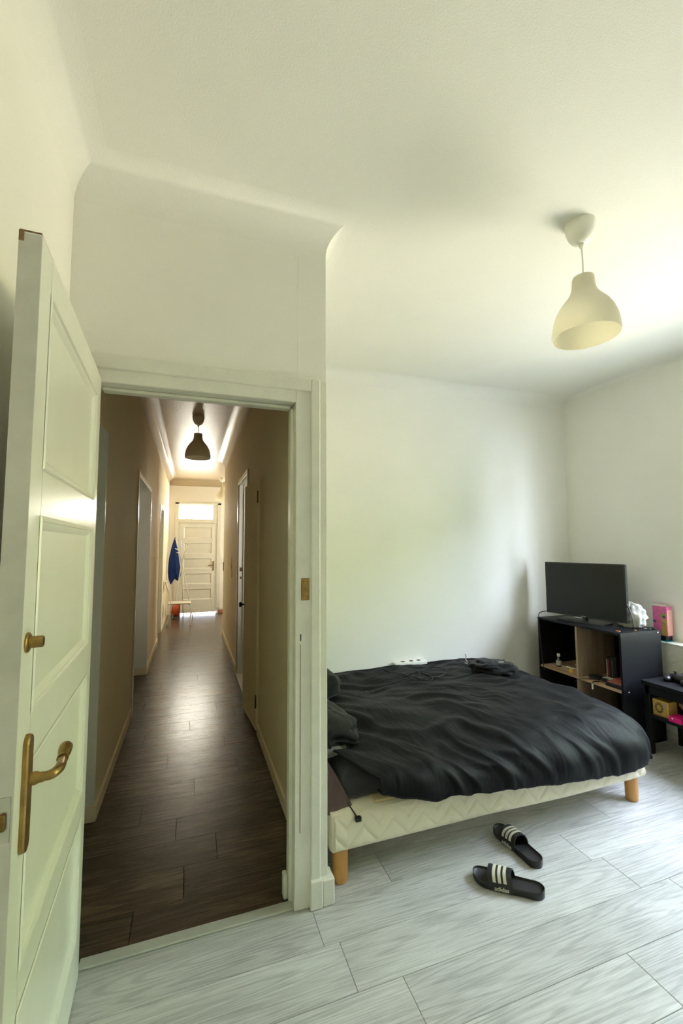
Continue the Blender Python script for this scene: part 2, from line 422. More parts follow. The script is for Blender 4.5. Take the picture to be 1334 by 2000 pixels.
# bedroom walls
struct(MB().box(XL-.15, XL, YREAR-.1, YP, -.02, ZC+.02), 'wall_left', M['wall'])
struct(MB().box(XL-.15, XR+.3, YREAR-.15, YREAR, -.02, ZC+.02), 'wall_rear', M['wall'])
struct(MB().box(.55, XR+.3, YB, YB+.15, -.02, ZC+.02), 'wall_back', M['wall'])
OPL, OPR, OPT = -.345, .455, 2.135
pw = MB().box(XL-.15, OPL-.03, YP, YP+.075, -.02, ZC+.02).box(OPR+.03, .567, YP, YP+.075, -.02, ZC+.02)
pw.box(OPL-.03, OPR+.03, YP, YP+.075, OPT+.03, ZC+.02).box(.535, .567, YP+.075, YB+.02, -.02, ZC+.02)
struct(pw, 'wall_partition', M['wall'])
WY0, WY1, WZ0, WZ1 = 0.70, 2.20, .735, 2.36
rw = MB().box(XR, XR+.25, WY1, YB+.1, .715, ZC+.02).box(XR, XR+.25, YREAR-.1, WY0, .715, ZC+.02)
rw.box(XR, XR+.25, WY0, WY1, WZ1, ZC+.02).box(XR, XR+.25, WY0, WY1, .715, WZ0)
rw.box(XLOW, XR+.25, YREAR-.1, YB+.1, -.02, .7155)
struct(rw, 'wall_right', M['wall'])
struct(MB().box(XLOW-.004, XR+.02, YREAR, YB, .700, .7165, .003), 'trim_2', M['gloss_white'])
struct(MB().box(XLOW-.011, XLOW+.002, YREAR, YB, 0, .06, .003), 'baseboard_right', M['gloss_white'])
struct(MB().box(.567, XLOW, YB-.012, YB+.002, 0, .07, .003), 'baseboard_back', M['gloss_white'])
# window (just outside the frame of the photograph)
w = struct(MB().box(XR+.13, XR+.19, WY0, WY0+.05, WZ0, WZ1).box(XR+.13, XR+.19, WY1-.05, WY1, WZ0, WZ1).box(XR+.13, XR+.19, WY0+.05, WY1-.05, WZ0, WZ0+.05)
           .box(XR+.13, XR+.19, WY0+.05, WY1-.05, WZ1-.05, WZ1).box(XR+.13, XR+.19, 1.49, 1.56, WZ0+.05, WZ1-.05), 'window_1', M['gloss_white'])
for a, b in ((WY0+.05, 1.49), (1.56, WY1-.05)):
    MB().box(XR+.157, XR+.161, a, b, WZ0+.05, WZ1-.05).build('pane', M['pane'], w)

# terrace outside the window; unseen hedge added to block the low sky
struct(MB().box(XR+.26, 14, -12, 15, -.75, -.6), 'ground_terrace', M['stone'])
struct(MB().box(10.6, 11.4, -12, 15, -.6, 5.0), 'sky_block_hedge', M['hedge'])
# door casing in the partition
c = MB()
c.box(.425, .499, YP-.012, YP+.09, 0, 2.175, .003).box(.485, .52, YP-.010, YP+.01, 2.13, 2.20)            # right jamb lining
c.box(.493, .534, YP-.022, YP+.004, .10, 2.222, .004)          # right architrave
c.box(OPL-.08, .493, YP-.022, YP+.004, 2.165, 2.222, .004)     # top architrave
c.box(OPL-.012, .425, YP-.012, YP+.09, 2.112, 2.17, .003)       # head lining
c.box(.413, .428, YP+.04, YP+.09, 0, 2.10, .003)               # stop
c.box(OPL, .412, YP+.042, YP+.088, 2.098, 2.111, .003)
c.box(OPL-.075, OPL-.012, YP-.018, YP+.09, 0, 2.17, .003)
trim = struct(c, 'trim_3', M['worn_white'])
MB().box(.488, .540, YP-.034, YP+.01, 0, .112, .004).build('plinth_block', M['worn_white'], trim)
MB().box(.541, .592, YP-.030, YP+.01, 0, .104, .004).box(.567, .592, YP+.01, YP+.05, 0, .10, .003).build('plinth_block', M['worn_white'], trim)
MB().box(.5345, .5685, YP-.006, YP+.003, .10, 2.222, .002).build('cover_strip', M['worn_white'], trim)
MB().tube([(.437, YP, 2.24), (.4365, YP, 2.5), (.437, YP, 2.80)], .0014, 5).build('paint_ridge', M['wall'], trim)
MB().box(.396, .414, YP+.06, YP+.10, 0, .095, .004).build('plinth_block', M['worn_white'], trim)
sp = MB().box(.450, .487, YP-.0145, YP-.010, 1.245, 1.340, .002).build('strike_plate', M['brass'], trim, label='brass strike plate on the jamb')
kb = MB()
for z in (1.262, 1.325):
    for x in (.460, .476): kb.lathe([(.0035, -.0155), (.0035, -.0135)], (x, YP, z), 8, 'y', True, True)
kb.box(.450, .4535, YP-.0155, YP-.0125, 1.268, 1.318).build('screw', M['brass_dark'], sp)
MB().box(.446, .451, YP-.0135, YP-.010, 1.075, 1.103).build('latch_recess', M['socket_dark'], trim)
MB().box(.4465, .449, YP-.0130, YP+.0, .30, 1.06).build('paint_gap', M['bare_wood'], trim)

# ------------------------------------------------------------------ open panelled door
def panel_door(mb, width, z0, z1, th, panels, stile, mold=.018, depth=.012):
    """leaf in local x (0..width), front at y=0, back at y=th; panels are (za, zb) recessed on the front"""
    x0, x1 = stile, width-stile
    mb.box(0, x0, 0, th, z0, z1, .002); mb.box(x1, width, 0, th, z0, z1, .002)
    zs = z0
    for za, zb in panels:
        mb.box(x0, x1, 0, th, zs, za, 0); zs = zb
    mb.box(x0, x1, 0, th, zs, z1, 0)
    return x0, x1
def panel_insert(x0, x1, za, zb, d, mold):
    m = MB()
    def ring(i, y): return [(x0+i, y, za+i), (x1-i, y, za+i), (x1-i, y, zb-i), (x0+i, y, zb-i)]
    m.rings([ring(-.006, -.001), ring(-.002, -.004), ring(.004, -.003), ring(.007, .003), ring(.012, .004), ring(mold, d*.75), ring(mold+.004, d), ring(mold+.005, d)], True, False, True)
    return m
DW, DT = .822, .040
door = bpy.data.objects.new('door_1', None); COL.objects.link(door); ORG['door_1'] = Vector((0, 0, 0)); door['kind'] = 'structure'
# local x runs from the hinge towards the camera; local +y is the hidden face
pans = [(.185, .565), (.655, 1.035), (1.145, 1.54), (1.65, 2.03)]
lf = MB(); x0, x1 = panel_door(lf, DW, .008, 2.118, DT, pans, .085)
leaf = lf.build('leaf', M['gloss_white'], door)
for za, zb in pans:
    panel_insert(x0, x1, za, zb, .012, .02).build('panel', M['gloss_white'], leaf)
MB().box(DW, DW+.0015, .0, DT, .02, 2.112).build('closing_edge', M['door_edge'], leaf, label='greyed paint on the closing edge')
MB().box(.0, DW+.001, .001, DT-.001, 2.118, 2.1195).build('top_edge', M['bare_wood'], leaf, label='bare brown wood along the top edge')
MB().box(DW+.001, DW+.0022, .031, DT, 2.095, 2.117).build('paint_chip', M['bare_wood'], leaf)
MB().box(DW+.0012, DW+.0024, .004, .026, .94, 1.02, .0).build('latch_plate', M['steel'], leaf, label='steel latch plate')
MB().box(DW+.001, DW+.010, .010, .021, .963, .992, .002).build('latch_bolt', M['brass_dark'], leaf)
# handle on the visible face (y<0)
hx = .764
n = 20
pl = []
for k in range(n):
    a = 2*PI*k/n
    pl.append((.0195*math.cos(a), (.0925 if math.sin(a) > 0 else -.0925) + .0195*math.sin(a)))
hp = MB()
hp.rings([[(hx+x, 0, .995+z) for x, z in pl], [(hx+x, -.007, .995+z) for x, z in pl], [(hx+x*.86, -.010, .995+z*.985) for x, z in pl]], True, False, True)
plate = hp.build('handle_plate', M['brass'], door, smooth=35, label='long aged brass back plate')
lv = MB()
lv.lathe([(.012, -.008), (.0125, -.020), (.010, -.026), (.0095, -.034)], (hx, 0, 1.02), 16, 'y', False, True)
path = spline([(hx, -.030, 1.020), (hx-.006, -.046, 1.020), (hx-.028, -.054, 1.020), (hx-.055, -.053, 1.018), (hx-.078, -.050, 1.018)], 6)
lv.tube(path, lambda t: .0085+.0015*math.sin(t*PI), 12)
lv.tube([(hx-.076, -.050, 1.018), (hx-.080, -.050, 1.0182), (hx-.084, -.050, 1.0184)], lambda t: .0115, 12)
lv.tube(spline([(hx-.082, -.050, 1.018), (hx-.100, -.049, 1.020), (hx-.118, -.048, 1.023), (hx-.124, -.048, 1.024)], 5), lambda t: .0088+.0052*math.sin(min(1, t*1.25)*PI*.62), 14)
lv.build('lever', M['brass'], door, smooth=50)
lk = MB().lathe([(.020, 0), (.020, -.003), (.017, -.005)], (hx+.026, 0, 1.292), 20, 'y', False, True)
lk.lathe([(.0115, -.005), (.0115, -.026), (.010, -.028)], (hx+.026, 0, 1.292), 16, 'y', False, True)
lko = lk.build('lock_cylinder', M['brass'], door, smooth=40)
MB().box(hx+.0245, hx+.0275, -.0287, -.0275, 1.285, 1.299).build('keyway', M['socket_dark'], lko)
door.location = (-.336, 1.812, 0)
# local x -> towards (-.296, .97); the visible face looks to +X
ang = math.atan2(.985-1.812, -.300+.336)
door.rotation_euler = (0, 0, ang)
# with that turn local -y points to -X; mirror the front by swapping the leaf to the other side
for ch in list(door.children):
    ch.scale = (1, -1, 1)
hg = MB()
for z in (.25, 1.05, 1.9): hg.lathe([(.006, z-.05), (.006, z+.05)], (-.345, 1.818, 0), 10, 'z', True, True)
hg.build('hinge', M['worn_white'], trim)

# ------------------------------------------------------------------ hall walls
def hall_left():
    m = MB(); X0 = HXL-.25
    for a, b, z in ((HY0, 1.97, 0), (2.76, 4.33, 0), (5.585, 7.35, 0), (8.10, HEND, 0)):
        m.box(X0, HXL, a, b, -.02, HZ+.02)
    for a, b, z in ((1.97, 2.76, 2.135), (4.33, 5.585, 2.125), (7.35, 8.10, 2.095)):
        m.box(X0, HXL, a, b, z, HZ+.02)
    m.box(X0-.02, X0, HY0, HEND, -.02, HZ)
    struct(m, 'wall_hall_left', M['hall_wall'])
hall_left()
BH = .075
hbm = MB()
for a, b in ((2.757, 4.30), (5.585, 7.32), (8.12, HEND)):
    hbm.box(HXL-.002, HXL+.014, a, b, 0, BH, .003)
for y in (2.757, 5.582):
    hbm.box(HXL-.17, HXL+.014, y-.012, y, 0, BH+.01, .003)
struct(hbm, 'baseboard_hall_left', M['hall_wall'])
def hall_right():
    m = MB(); X1 = .65
    m.box(HXR, .536, YP+.07, YB+.15, -.02, HZ+.02).box(HXR, X1, YB+.15, 3.55, -.02, HZ+.02)
    m.box(HXR, X1, 3.55, 4.13, 2.04, HZ+.02).box(HXR, X1, 4.13, 4.40, -.02, HZ+.02)
    m.box(HXR, X1, 4.40, 5.225, 2.20, HZ+.02).box(HXR, X1, 5.225, 7.69, -.02, HZ+.02)
    struct(m, 'wall_hall_right', M['hall_wall'])
hall_right()
hbr = MB()
for a, b in ((1.93, 3.545), (5.26, 7.69)): hbr.box(HXR-.014, HXR+.002, a, b, 0, BH, .003)
hbr.box(HXR-.02, HXR+.01, 5.225, 5.30, 0, BH+.03, .004)
struct(hbr, 'baseboard_hall_right', M['hall_wall'])
# the end of the hall widens to the right
struct(MB().box(HXL-.25, 2.6, HEND, HEND+.15, 2.42, HZ+.02).box(HXL-.25, -.30, HEND, HEND+.15, -.02, 2.42).box(.575, 2.6, HEND, HEND+.15, -.02, 2.42)
       .box(2.5, 2.6, 7.6, HEND+.1, -.02, HZ+.02).box(.65, 2.6, 7.55, 7.69, -.02, HZ+.02), 'wall_hall_end', M['wall'])
struct(MB().box(.60, 2.5, HEND-.014, HEND+.002, .0, .065, .003), 'baseboard_hall_end', M['terracotta'])
struct(MB().box(.60, 2.5, HEND-.010, HEND+.002, .065, .105, .003), 'trim_4', M['gloss_white'])
# side room and closet behind the right-hand doors, dark room shells
struct(MB().box(.65, 2.05, 4.25, 4.3, -.05, 2.6).box(.65, 2.05, 5.9, 5.95, -.05, 2.6).box(2.0, 2.05, 4.25, 5.95, -.05, 2.6).box(.65, 2.05, 4.25, 5.95, 2.5, 2.6)
       .box(.65, .90, 5.262, 5.9, -.02, 2.5), 'wall_side_room', M['plaster'])
struct(MB().box(.66, 1.2, 3.54, 3.56, 0, 2.1).box(.66, 1.2, 4.12, 4.14, 0, 2.1).box(1.2, 1.22, 3.54, 4.14, 0, 2.1).box(.66, 1.2, 3.54, 4.14, 2.06, 2.1).box(.5, 1.2, 3.54, 4.14, -.03, -.013), 'wall_closet', M['plaster'])

# front door with transom
fd = MB(); FX0, FX1 = -.262, .546
fr = struct(MB().box(-.345, -.268, HEND-.02, HEND+.08, 0, 2.44, .004).box(.552, .628, HEND-.02, HEND+.08, .105, 2.44, .004).box(-.345, .628, HEND-.02, HEND+.08, 2.40, 2.455, .004)
            .box(-.268, .552, HEND-.012, HEND+.06, 1.985, 2.03, .006).box(-.268, .552, HEND-.004, HEND+.06, 2.03, 2.078, .003).box(-.268, .552, HEND-.004, HEND+.06, 2.378, 2.40, .003)
            .box(-.268, -.262, HEND-.004, HEND+.06, 2.078, 2.378).box(.446, .552, HEND-.004, HEND+.06, 2.078, 2.378, .003), 'window_2', M['worn_white'])
MB().box(-.30, -.25, HEND+.048, HEND+.08, .035, 2.03).box(.540, .60, HEND+.048, HEND+.08, .0, 2.03).box(-.30, .60, HEND+.048, HEND+.08, 1.96, 2.03).build('stop', M['worn_white'], fr)
MB().box(-.262, .446, HEND+.025, HEND+.03, 2.078, 2.378).build('pane', M['frosted'], fr, label='frosted transom pane bright with daylight')
d2 = bpy.data.objects.new('door_2', None); COL.objects.link(d2); ORG['door_2'] = Vector((0, 0, 0)); d2['kind'] = 'structure'
fp = [(.30, .54), (.64, .88), (.975, 1.21), (1.305, 1.555), (1.645, 1.90)]
lf = MB(); x0, x1 = panel_door(lf, FX1-FX0, .024, 1.98, .04, fp, .10)
l2 = lf.build('leaf', M['gloss_white'], d2)
for za, zb in fp: panel_insert(x0, x1, za, zb, .016, .022).build('panel', M['gloss_white'], l2)
hx2 = .735
MB().box(hx2-.018, hx2+.018, -.006, 0, .93, 1.14, .003).build('handle_plate', M['brass'], d2)
MB().tube(spline([(hx2, -.004, 1.05), (hx2, -.04, 1.05), (hx2-.03, -.048, 1.05), (hx2-.11, -.045, 1.05)], 5), .009, 10).build('lever', M['brass_dark'], d2, smooth=True)
d2.location = (FX0, HEND+.005, 0)
struct(MB().box(-.30, .575, HEND+.0, HEND+.9, -.04, .002), 'threshold_floor', M['stone'])

# casings and leaves of the hall doors
def casing_left(idx, ya, yb, zt, wdt=.05):
    m = MB()
    m.box(HXL-.004, HXL+.012, ya-wdt, ya, 0, zt+wdt, .003).box(HXL-.004, HXL+.012, yb, yb+.022, .08, zt+wdt, .003)
    m.box(HXL-.004, HXL+.012, ya, yb, zt, zt+wdt, .003)
    m.box(HXL-.16, HXL, ya-.004, ya+.004, 0, zt, 0).box(HXL-.16, HXL, yb-.004, yb+.004, 0.08, zt, 0).box(HXL-.16, HXL, ya, yb, zt-.004, zt+.002)
    return struct(m, 'trim_%d' % idx, M['gloss_white'])
casing_left(5, 4.33, 5.585, 2.125, .045)
casing_left(6, 7.35, 8.10, 2.095, .045)
m = MB().box(HXL-.16, HXL+.001, 2.752, 2.757, .08, 2.135).box(HXL-.004, HXL+.004, 2.755, 2.765, .08, 2.14, .001).box(HXL-.16, HXL, 1.97, 2.757, 2.13, 2.137)
struct(m, 'trim_7', M['gloss_white'])
def flush_door(idx, ya, yb, zt, knob=None):
    o = bpy.data.objects.new('door_%d' % idx, None); COL.objects.link(o); ORG[o.name] = Vector((0, 0, 0)); o['kind'] = 'structure'
    MB().box(HXL-.20, HXL-.162, ya+.003, yb-.003, .008, zt-.004, .002).build('leaf', M['gloss_white'], o)
    if knob:
        MB().lathe([(.022, 0), (.022, .004), (.009, .006), (.009, .025), (.022, .034), (.024, .045), (.016, .055), (.002, .057)], (HXL-.162, knob[0], knob[1]), 20, 'x', False, True).build('door_knob', M['steel'], o, smooth=50)
    return o
flush_door(3, 1.97, 2.757, 2.13)
flush_door(4, 4.34, 5.575, 2.12, (4.62, 1.06))
flush_door(5, 7.36, 8.09, 2.09)
# closet leaf, slightly ajar on the right wall
d6 = bpy.data.objects.new('door_6', None); COL.objects.link(d6); ORG['door_6'] = Vector((0, 0, 0)); d6['kind'] = 'structure'
l6 = MB().box(0, .56, 0, .022, .03, 2.03, .002).build('leaf', M['hall_wall'], d6)
MB().lathe([(.010, 0), (.008, .018), (.020, .024), (.024, .034), (.020, .044), (.004, .048)], (.535, .022, .945), 20, 'y', False, True).build('door_knob', M['black_plastic'], d6, smooth=50, label='black ball knob')
hh = MB()
for z in (.25, 1.88): hh.box(-.006, .012, .018, .028, z-.05, z+.05, .002)
hh.build('hinge', M['brass_dark'], d6)
d6.location = (HXR-.001, 3.543, 0); d6.rotation_euler = (0, 0, PI/2+math.radians(4.0))
# doorway to the side room
m = MB()
m.box(HXR-.014, HXR+.004, 4.34, 4.40, 0, 2.25, .003).box(HXR-.014, HXR+.004, 5.225, 5.275, .10, 2.25, .003).box(HXR-.014, HXR+.004, 4.40, 5.225, 2.20, 2.25, .003)
m.box(HXR, .66, 5.21, 5.228, 0, 2.20).box(HXR, .66, 4.396, 4.412, 0, 2.20).box(HXR, .66, 4.40, 5.225, 2.188, 2.203).box(.585, .60, 5.195, 5.212, 0, 2.19)
t8 = struct(m, 'trim_8', M['gloss_white'])
MB().box(.545, .572, 5.2075, 5.2105, 1.18, 1.225).box(.548, .566, 5.2075, 5.2105, 1.09, 1.12).build('strike_plate', M['brass_dark'], t8)
struct(MB().box(HXR-.012, .66, 4.40, 5.225, -.005, .012, .004), 'trim_9', M['worn_white'])
struct(MB().box(.65, .90, 5.248, 5.262, 0, .10, .003), 'baseboard_side_room', M['plaster'])

# ------------------------------------------------------------------ pendant lamps
def pendant(loc, zc, z_rim, label, group, tilt=(0, 0)):
    t = thing('pendant_lamp', label, 'lamp', (loc[0], loc[1], zc), group)
    x, y = loc
    MB().lathe([(.066, zc), (.066, zc-.012), (.063, zc-.035), (.054, zc-.062), (.040, zc-.084), (.024, zc-.095), (.014, zc-.097)], (x, y, 0), 40, 'z', True, True).build('ceiling_rose', M['canopy'], t, smooth=60)
    zn = z_rim+.283
    MB().lathe([(.012, zc-.095), (.010, zc-.106), (.0075, zc-.118)], (x, y, 0), 16, 'z', True, True).build('cord_grip', M['canopy'], t, smooth=60)
    MB().tube(spline([(x, y, zc-.11), (x+.003, y, (zc-.11+zn)/2), (x, y, zn-.02)], 5), .0032, 8).build('cord', M['canopy'], t, smooth=True)
    prof = [(.140, 0), (.1415, .012), (.140, .035), (.134, .070), (.122, .108), (.104, .142), (.084, .168), (.066, .190), (.055, .210), (.0495, .232), (.0475, .258), (.0465, .276), (.044, .282), (.030, .283), (.006, .283)]
    inner = [(max(r-.0035, .005), max(h-.0035, 0) if h > 0 else 0) for r, h in prof[::-1]]
    pr = inner[1:] + prof
    MB().lathe([(r, z_rim+h) for r, h in [(.004, .2785)] + inner[1:] + prof], (x, y, 0), 48, 'z').build('shade', M['shade'], t, smooth=60)
    MB().lathe([(.016, z_rim+.279), (.020, z_rim+.25), (.021, z_rim+.20), (.019, z_rim+.195)], (x, y, 0), 20, 'z', True, True).build('lamp_holder', M['white_plastic'], t, smooth=50)
    return t
pendant((1.688, 1.432), ZC, 2.428, 'white bell shaped pendant lamp hanging from the bedroom ceiling', None)
pendant((.05, 5.11), HZ, 2.476, 'shaded bell pendant lamp hanging in the middle of the dark hall', None)
pendant((.612, 9.58), HZ, 2.466, 'cream bell pendant lamp half hidden behind the hall corner by the front door', None)

# ------------------------------------------------------------------ bed
BX0, BX1, BY0, BY1, BZ0, BZ1 = .605, 2.525, 1.88, 3.27, .135, .292
bed = thing('bed_base', 'cream quilted bed base with zigzag stitching on round beech legs', 'bed', ((BX0+BX1)/2, (BY0+BY1)/2, 0))
def zig(x, z):
    per = .150
    tri = abs(((x/per) % 1.0)-.5)*2          # 0..1
    best = 1.0
    for k in range(-2, 4):
        zz = BZ0 + .012 + k*.082 + tri*.085
        d = abs(z-zz)*.66
        if d < best: best = d
    return best
bb = MB()
nx, nz = 380, 22
P = np.zeros((nx+1, nz+1, 3))
for i in range(nx+1):
    x = BX0+.015+(BX1-BX0-.03)*i/nx
    for j in range(nz+1):
        q = j/nz; z = BZ0+.004+(BZ1-BZ0-.008)*q
        edge = min(q, 1-q)*8
        d = zig(x, z)
        groove = math.exp(-(d/.0042)**2)*.0045
        puff = .006*(1-math.exp(-d/.02))
        sag = .006*noise.noise((x*3, z*6, 1.2))
        P[i, j] = (x, BY0 + .010*math.exp(-edge*1.6) - (puff-groove)*min(1, edge) + .002 - .3*sag, z + (.010*math.sin(x*2.1)+.006*math.sin(x*5.3+1))*(1-q)*.6)
bb.grid(P)
bb.rings([[(BX0+.015, BY0+.014, BZ0+.004), (BX0+.015, BY0+.014, BZ1-.004)], [(BX0, BY0+.03, BZ0+.006), (BX0, BY0+.03, BZ1-.006)], [(BX0, BY1, BZ0+.006), (BX0, BY1, BZ1-.006)], [(BX1, BY1, BZ0+.006), (BX1, BY1, BZ1-.006)],
          [(BX1, BY0+.03, BZ0+.006), (BX1, BY0+.03, BZ1-.006)], [(BX1-.015, BY0+.014, BZ0+.004), (BX1-.015, BY0+.014, BZ1-.004)]], closed=False)
bb.box(BX0+.004, BX1-.004, BY0+.012, BY1-.004, BZ0+.005, BZ1, .003)
bb.build('base', M['ticking'], bed, smooth=50)
for i, (x, y) in enumerate(((.656, 1.925), (2.452, 1.93), (.656, 3.2), (2.452, 3.2))):
    MB().lathe([(.029, .0), (.0325, .005), (.034, .03), (.035, .14)], (x, y, 0), 24, 'z', True, True).build('leg', M['beech'], bed, smooth=40)

mt = MB().box(.70, 2.50, 1.955, 3.26, .292, .432, .05, 5)
mattress = mt.build('mattress', M['grey_sheet'], smooth=True)
tag(mattress, 'mattress in a charcoal sheet lying on the cream bed base', 'mattress')
MB().box(.82, 1.14, 1.918, 2.0, .293, .307, .005, 2).build('bare_edge', M['foam'], mattress, smooth=True, label='cream mattress edge where the sheet has ridden up')

# duvet: a sheet laid over the bed and wrinkled by a small position-based cloth relaxation
def make_duvet():
    nu, nv = 180, 150
    u = np.linspace(0, 1, nu)[:, None]*np.ones((1, nv)); v = np.linspace(0, 1, nv)[None, :]*np.ones((nu, 1))
    # v: 0 at the wall .. 1 at the tucked-under front hem ; u: 0 head .. 1 foot
    vf, uf = .55, .76
    phi = np.clip((v-vf)/(1-vf), 0, 1)*PI*.66
    th = np.clip((u-uf)/(1-uf), 0, 1)*PI*.60
    Yc, Xc, ry, rx = 2.22, 2.28, .405, .42
    sp, st_ = np.sin(phi), np.sin(th)
    Y = np.where(v <= vf, 3.345 + (Yc-3.345)*np.clip(v/vf, 0, 1), Yc-ry*sp*np.sqrt(1-.42*st_**2))
    xl = .60 + .21*np.clip((v-.50)/.32, 0, 1)**1.2
    X = np.where(u <= uf, xl + (Xc-xl)*np.clip(u/uf, 0, 1), Xc+rx*st_*np.sqrt(1-.42*sp**2))
    def bump(cx, cy, sx, sy, ang=0.0):
        ca, sa = math.cos(ang), math.sin(ang); dx, dy = X-cx, Y-cy
        p, q = dx*ca+dy*sa, -dx*sa+dy*ca
        return np.exp(-(p/sx)**2-(q/sy)**2)
    zt = .505 + .030*bump(1.95, 2.45, .55, .40) - .028*np.clip((Y-2.9)/.45, 0, 1) - .060*bump(1.22, 2.93, .28, .24) + .035*bump(1.0, 2.42, .42, .13, -.5) - .02*np.clip((1.1-X)/.5, 0, 1)
    zh = np.interp(X, [.5, .85, 1.1, 1.5, 1.85, 2.2, 2.5, 2.7], [.42, .355, .292, .262, .236, .210, .205, .21]) + .035
    cp, ct = np.cos(phi), np.cos(th)
    cf = np.where(cp > 0, np.abs(cp)**.62, -np.abs(cp)*.16); cr = np.where(ct > 0, np.abs(ct)**.62, -np.abs(ct)*.16)
    f = np.minimum(cf, cr); f = np.where((cf > 0) & (cr > 0), cf*cr, f)
    z = zh + (zt-zh)*f
    base = np.stack([X, Y, z], -1)
    # rest lengths: extra cloth across a fan of folds that spreads from the sleeper's side of the bed
    flat = np.stack([X + .30*(1-np.cos(th)), Y - .30*(1-np.cos(phi))], -1).reshape(-1, 2)
    C = np.array([1.15, 3.05])
    idx = np.arange(nu*nv).reshape(nu, nv)
    base_f = base.reshape(-1, 3); Pf = base_f.copy()
    def factor(a, b):
        m = (flat[a]+flat[b])/2 - C; d = flat[b]-flat[a]
        rad = m/np.maximum(np.linalg.norm(m, axis=-1, keepdims=True), .12)
        d = d/np.maximum(np.linalg.norm(d, axis=-1, keepdims=True), 1e-6)
        c = np.abs(rad[..., 0]*d[..., 1]-rad[..., 1]*d[..., 0])
        return 1.015 + .05*c**2
    batches = []
    def addb(a, b, k, stretch=True):
        a = a.ravel(); b = b.ravel()
        l = np.linalg.norm(base_f[a]-base_f[b], axis=1)*(factor(a, b) if stretch else 1.0)
        batches.append((a, b, l[:, None], k))
    def pairs(g, step, k, stretch=True):
        for s in range(2*step):
            A = g[s::2*step]; B = g[s+step::2*step]; n = min(len(A), len(B))
            if n: addb(A[:n], B[:n], k, stretch)
    pairs(idx, 1, .9); pairs(idx.T, 1, .9)
    pairs(idx, 4, .10, False); pairs(idx.T, 4, .10, False)
    for s in (0, 1):
        A = idx[s:-1:2, :-1]; B = idx[s+1::2, 1:]; n = min(len(A), len(B)); addb(A[:n], B[:n], .3)
        A = idx[s:-1:2, 1:]; B = idx[s+1::2, :-1]; n = min(len(A), len(B)); addb(A[:n], B[:n], .3)
    du = np.gradient(base, axis=0); dv = np.gradient(base, axis=1)
    nrm = np.cross(du, dv); nrm /= np.maximum(np.linalg.norm(nrm, axis=-1, keepdims=True), 1e-9)
    nrm *= np.sign(nrm[nu//2, nv//3, 2]); nf = nrm.reshape(-1, 3)
    # start from folds drawn out along the fan, wide ones first
    def sm(x, a, b):
        t = min(1, max(0, (x-a)/(b-a))); return t*t*(3-2*t)
    def crease(a, k, t, sd):
        return max(-.6, 1-abs(noise.noise((a*k, t, sd)))*3.2)
    def fan(fl, cx, cy, k, tw, sd):
        dx, dy = fl[0]-cx, fl[1]-cy; r = math.hypot(dx, dy); a = math.atan2(dy, dx)
        w = noise.noise((fl[0]*1.8, fl[1]*1.8, sd)) + .4*noise.noise((fl[0]*5, fl[1]*5, sd))
        return crease(a+.16*tw*w, k, r*1.1, sd+.5)
    def seed_height(p, fl):
        x, y = fl
        patch = .25+.95*sm(noise.noise((x*2.4, y*2.4, 11.0)), -.35, .35)
        hem = 1-.75*sm(-p[2], -.33, -.24); right = sm(x, 1.45, 1.9); left = 1-sm(x, 1.25, 1.6); front = sm(2.15-y, 0, .28)
        f1 = fan(fl, 1.30, 3.0, 4.2, 1.5, 1.7)*right + .5*fan(fl, 1.30, 3.0, 9.5, 2.2, 7.1)*right
        f2 = fan(fl, .35, 3.05, 5.5, 1.2, 4.2)*left
        f3 = crease(x+.5*(y-2)+.06*noise.noise((x*4, y*4, 2)), 7.5, y*1.2, 9.4)*front*.75
        mid = (1-right)*(1-left)
        f4 = crease(x*.6+y*.8+.12*noise.noise((x*3, y*3, 6)), 5.5, x-y, 3.3)*mid*.8
        f5 = .5*noise.noise((x*7, y*7, 1.0))*(1-front)
        return hem*(patch*(.7*f1+f2+f3+f4)+f5)
    h0 = np.array([seed_height(p, q) for p, q in zip(base_f, flat)])
    Pf = base_f + nf*(.026*h0[:, None])
    pin = np.zeros(nu*nv, bool); pin[idx[:, 0]] = True; pin[idx[0, :]] = True
    for it in range(60):
        Pf[:, 2] -= .0002
        for a, b, l, k in batches:
            d = Pf[b]-Pf[a]; L_ = np.linalg.norm(d, axis=1)[:, None]
            c_ = d*(.5*k*(L_-l)/np.maximum(L_, 1e-6))
            Pf[a] += c_; Pf[b] -= c_
        Pf[pin] = base_f[pin] + nf[pin]*(.010*h0[pin, None])
        h = np.sum((Pf-base_f)*nf, axis=1)
        Pf += nf*(np.clip(h, -.022, .050)-h)[:, None]
        tang = (Pf-base_f) - nf*np.sum((Pf-base_f)*nf, axis=1)[:, None]
        Pf -= tang*.02
    G = Pf.reshape(nu, nv, 3)
    for _ in range(1):
        G[1:-1, 1:-1] = .5*G[1:-1, 1:-1] + .125*(G[:-2, 1:-1]+G[2:, 1:-1]+G[1:-1, :-2]+G[1:-1, 2:])
    return G
D = make_duvet()
_DT = D[:int(180*.76), :int(150*.62)].reshape(-1, 3)
def on_duvet(x, y, dz=.004):
    k = np.argmin((_DT[:, 0]-x)**2+(_DT[:, 1]-y)**2); return (x, y, float(_DT[k, 2])+dz)
dm = MB().grid(D)
duvet = dm.build('duvet', M['duvet'], smooth=True)
tag(duvet, 'rumpled black duvet spread over the bed and hanging over its front', 'duvet')
so = duvet.modifiers.new('thickness', 'SOLIDIFY'); so.thickness = .012; so.offset = -1
sb = duvet.modifiers.new('smooth', 'SUBSURF'); sb.levels = 1; sb.render_levels = 1

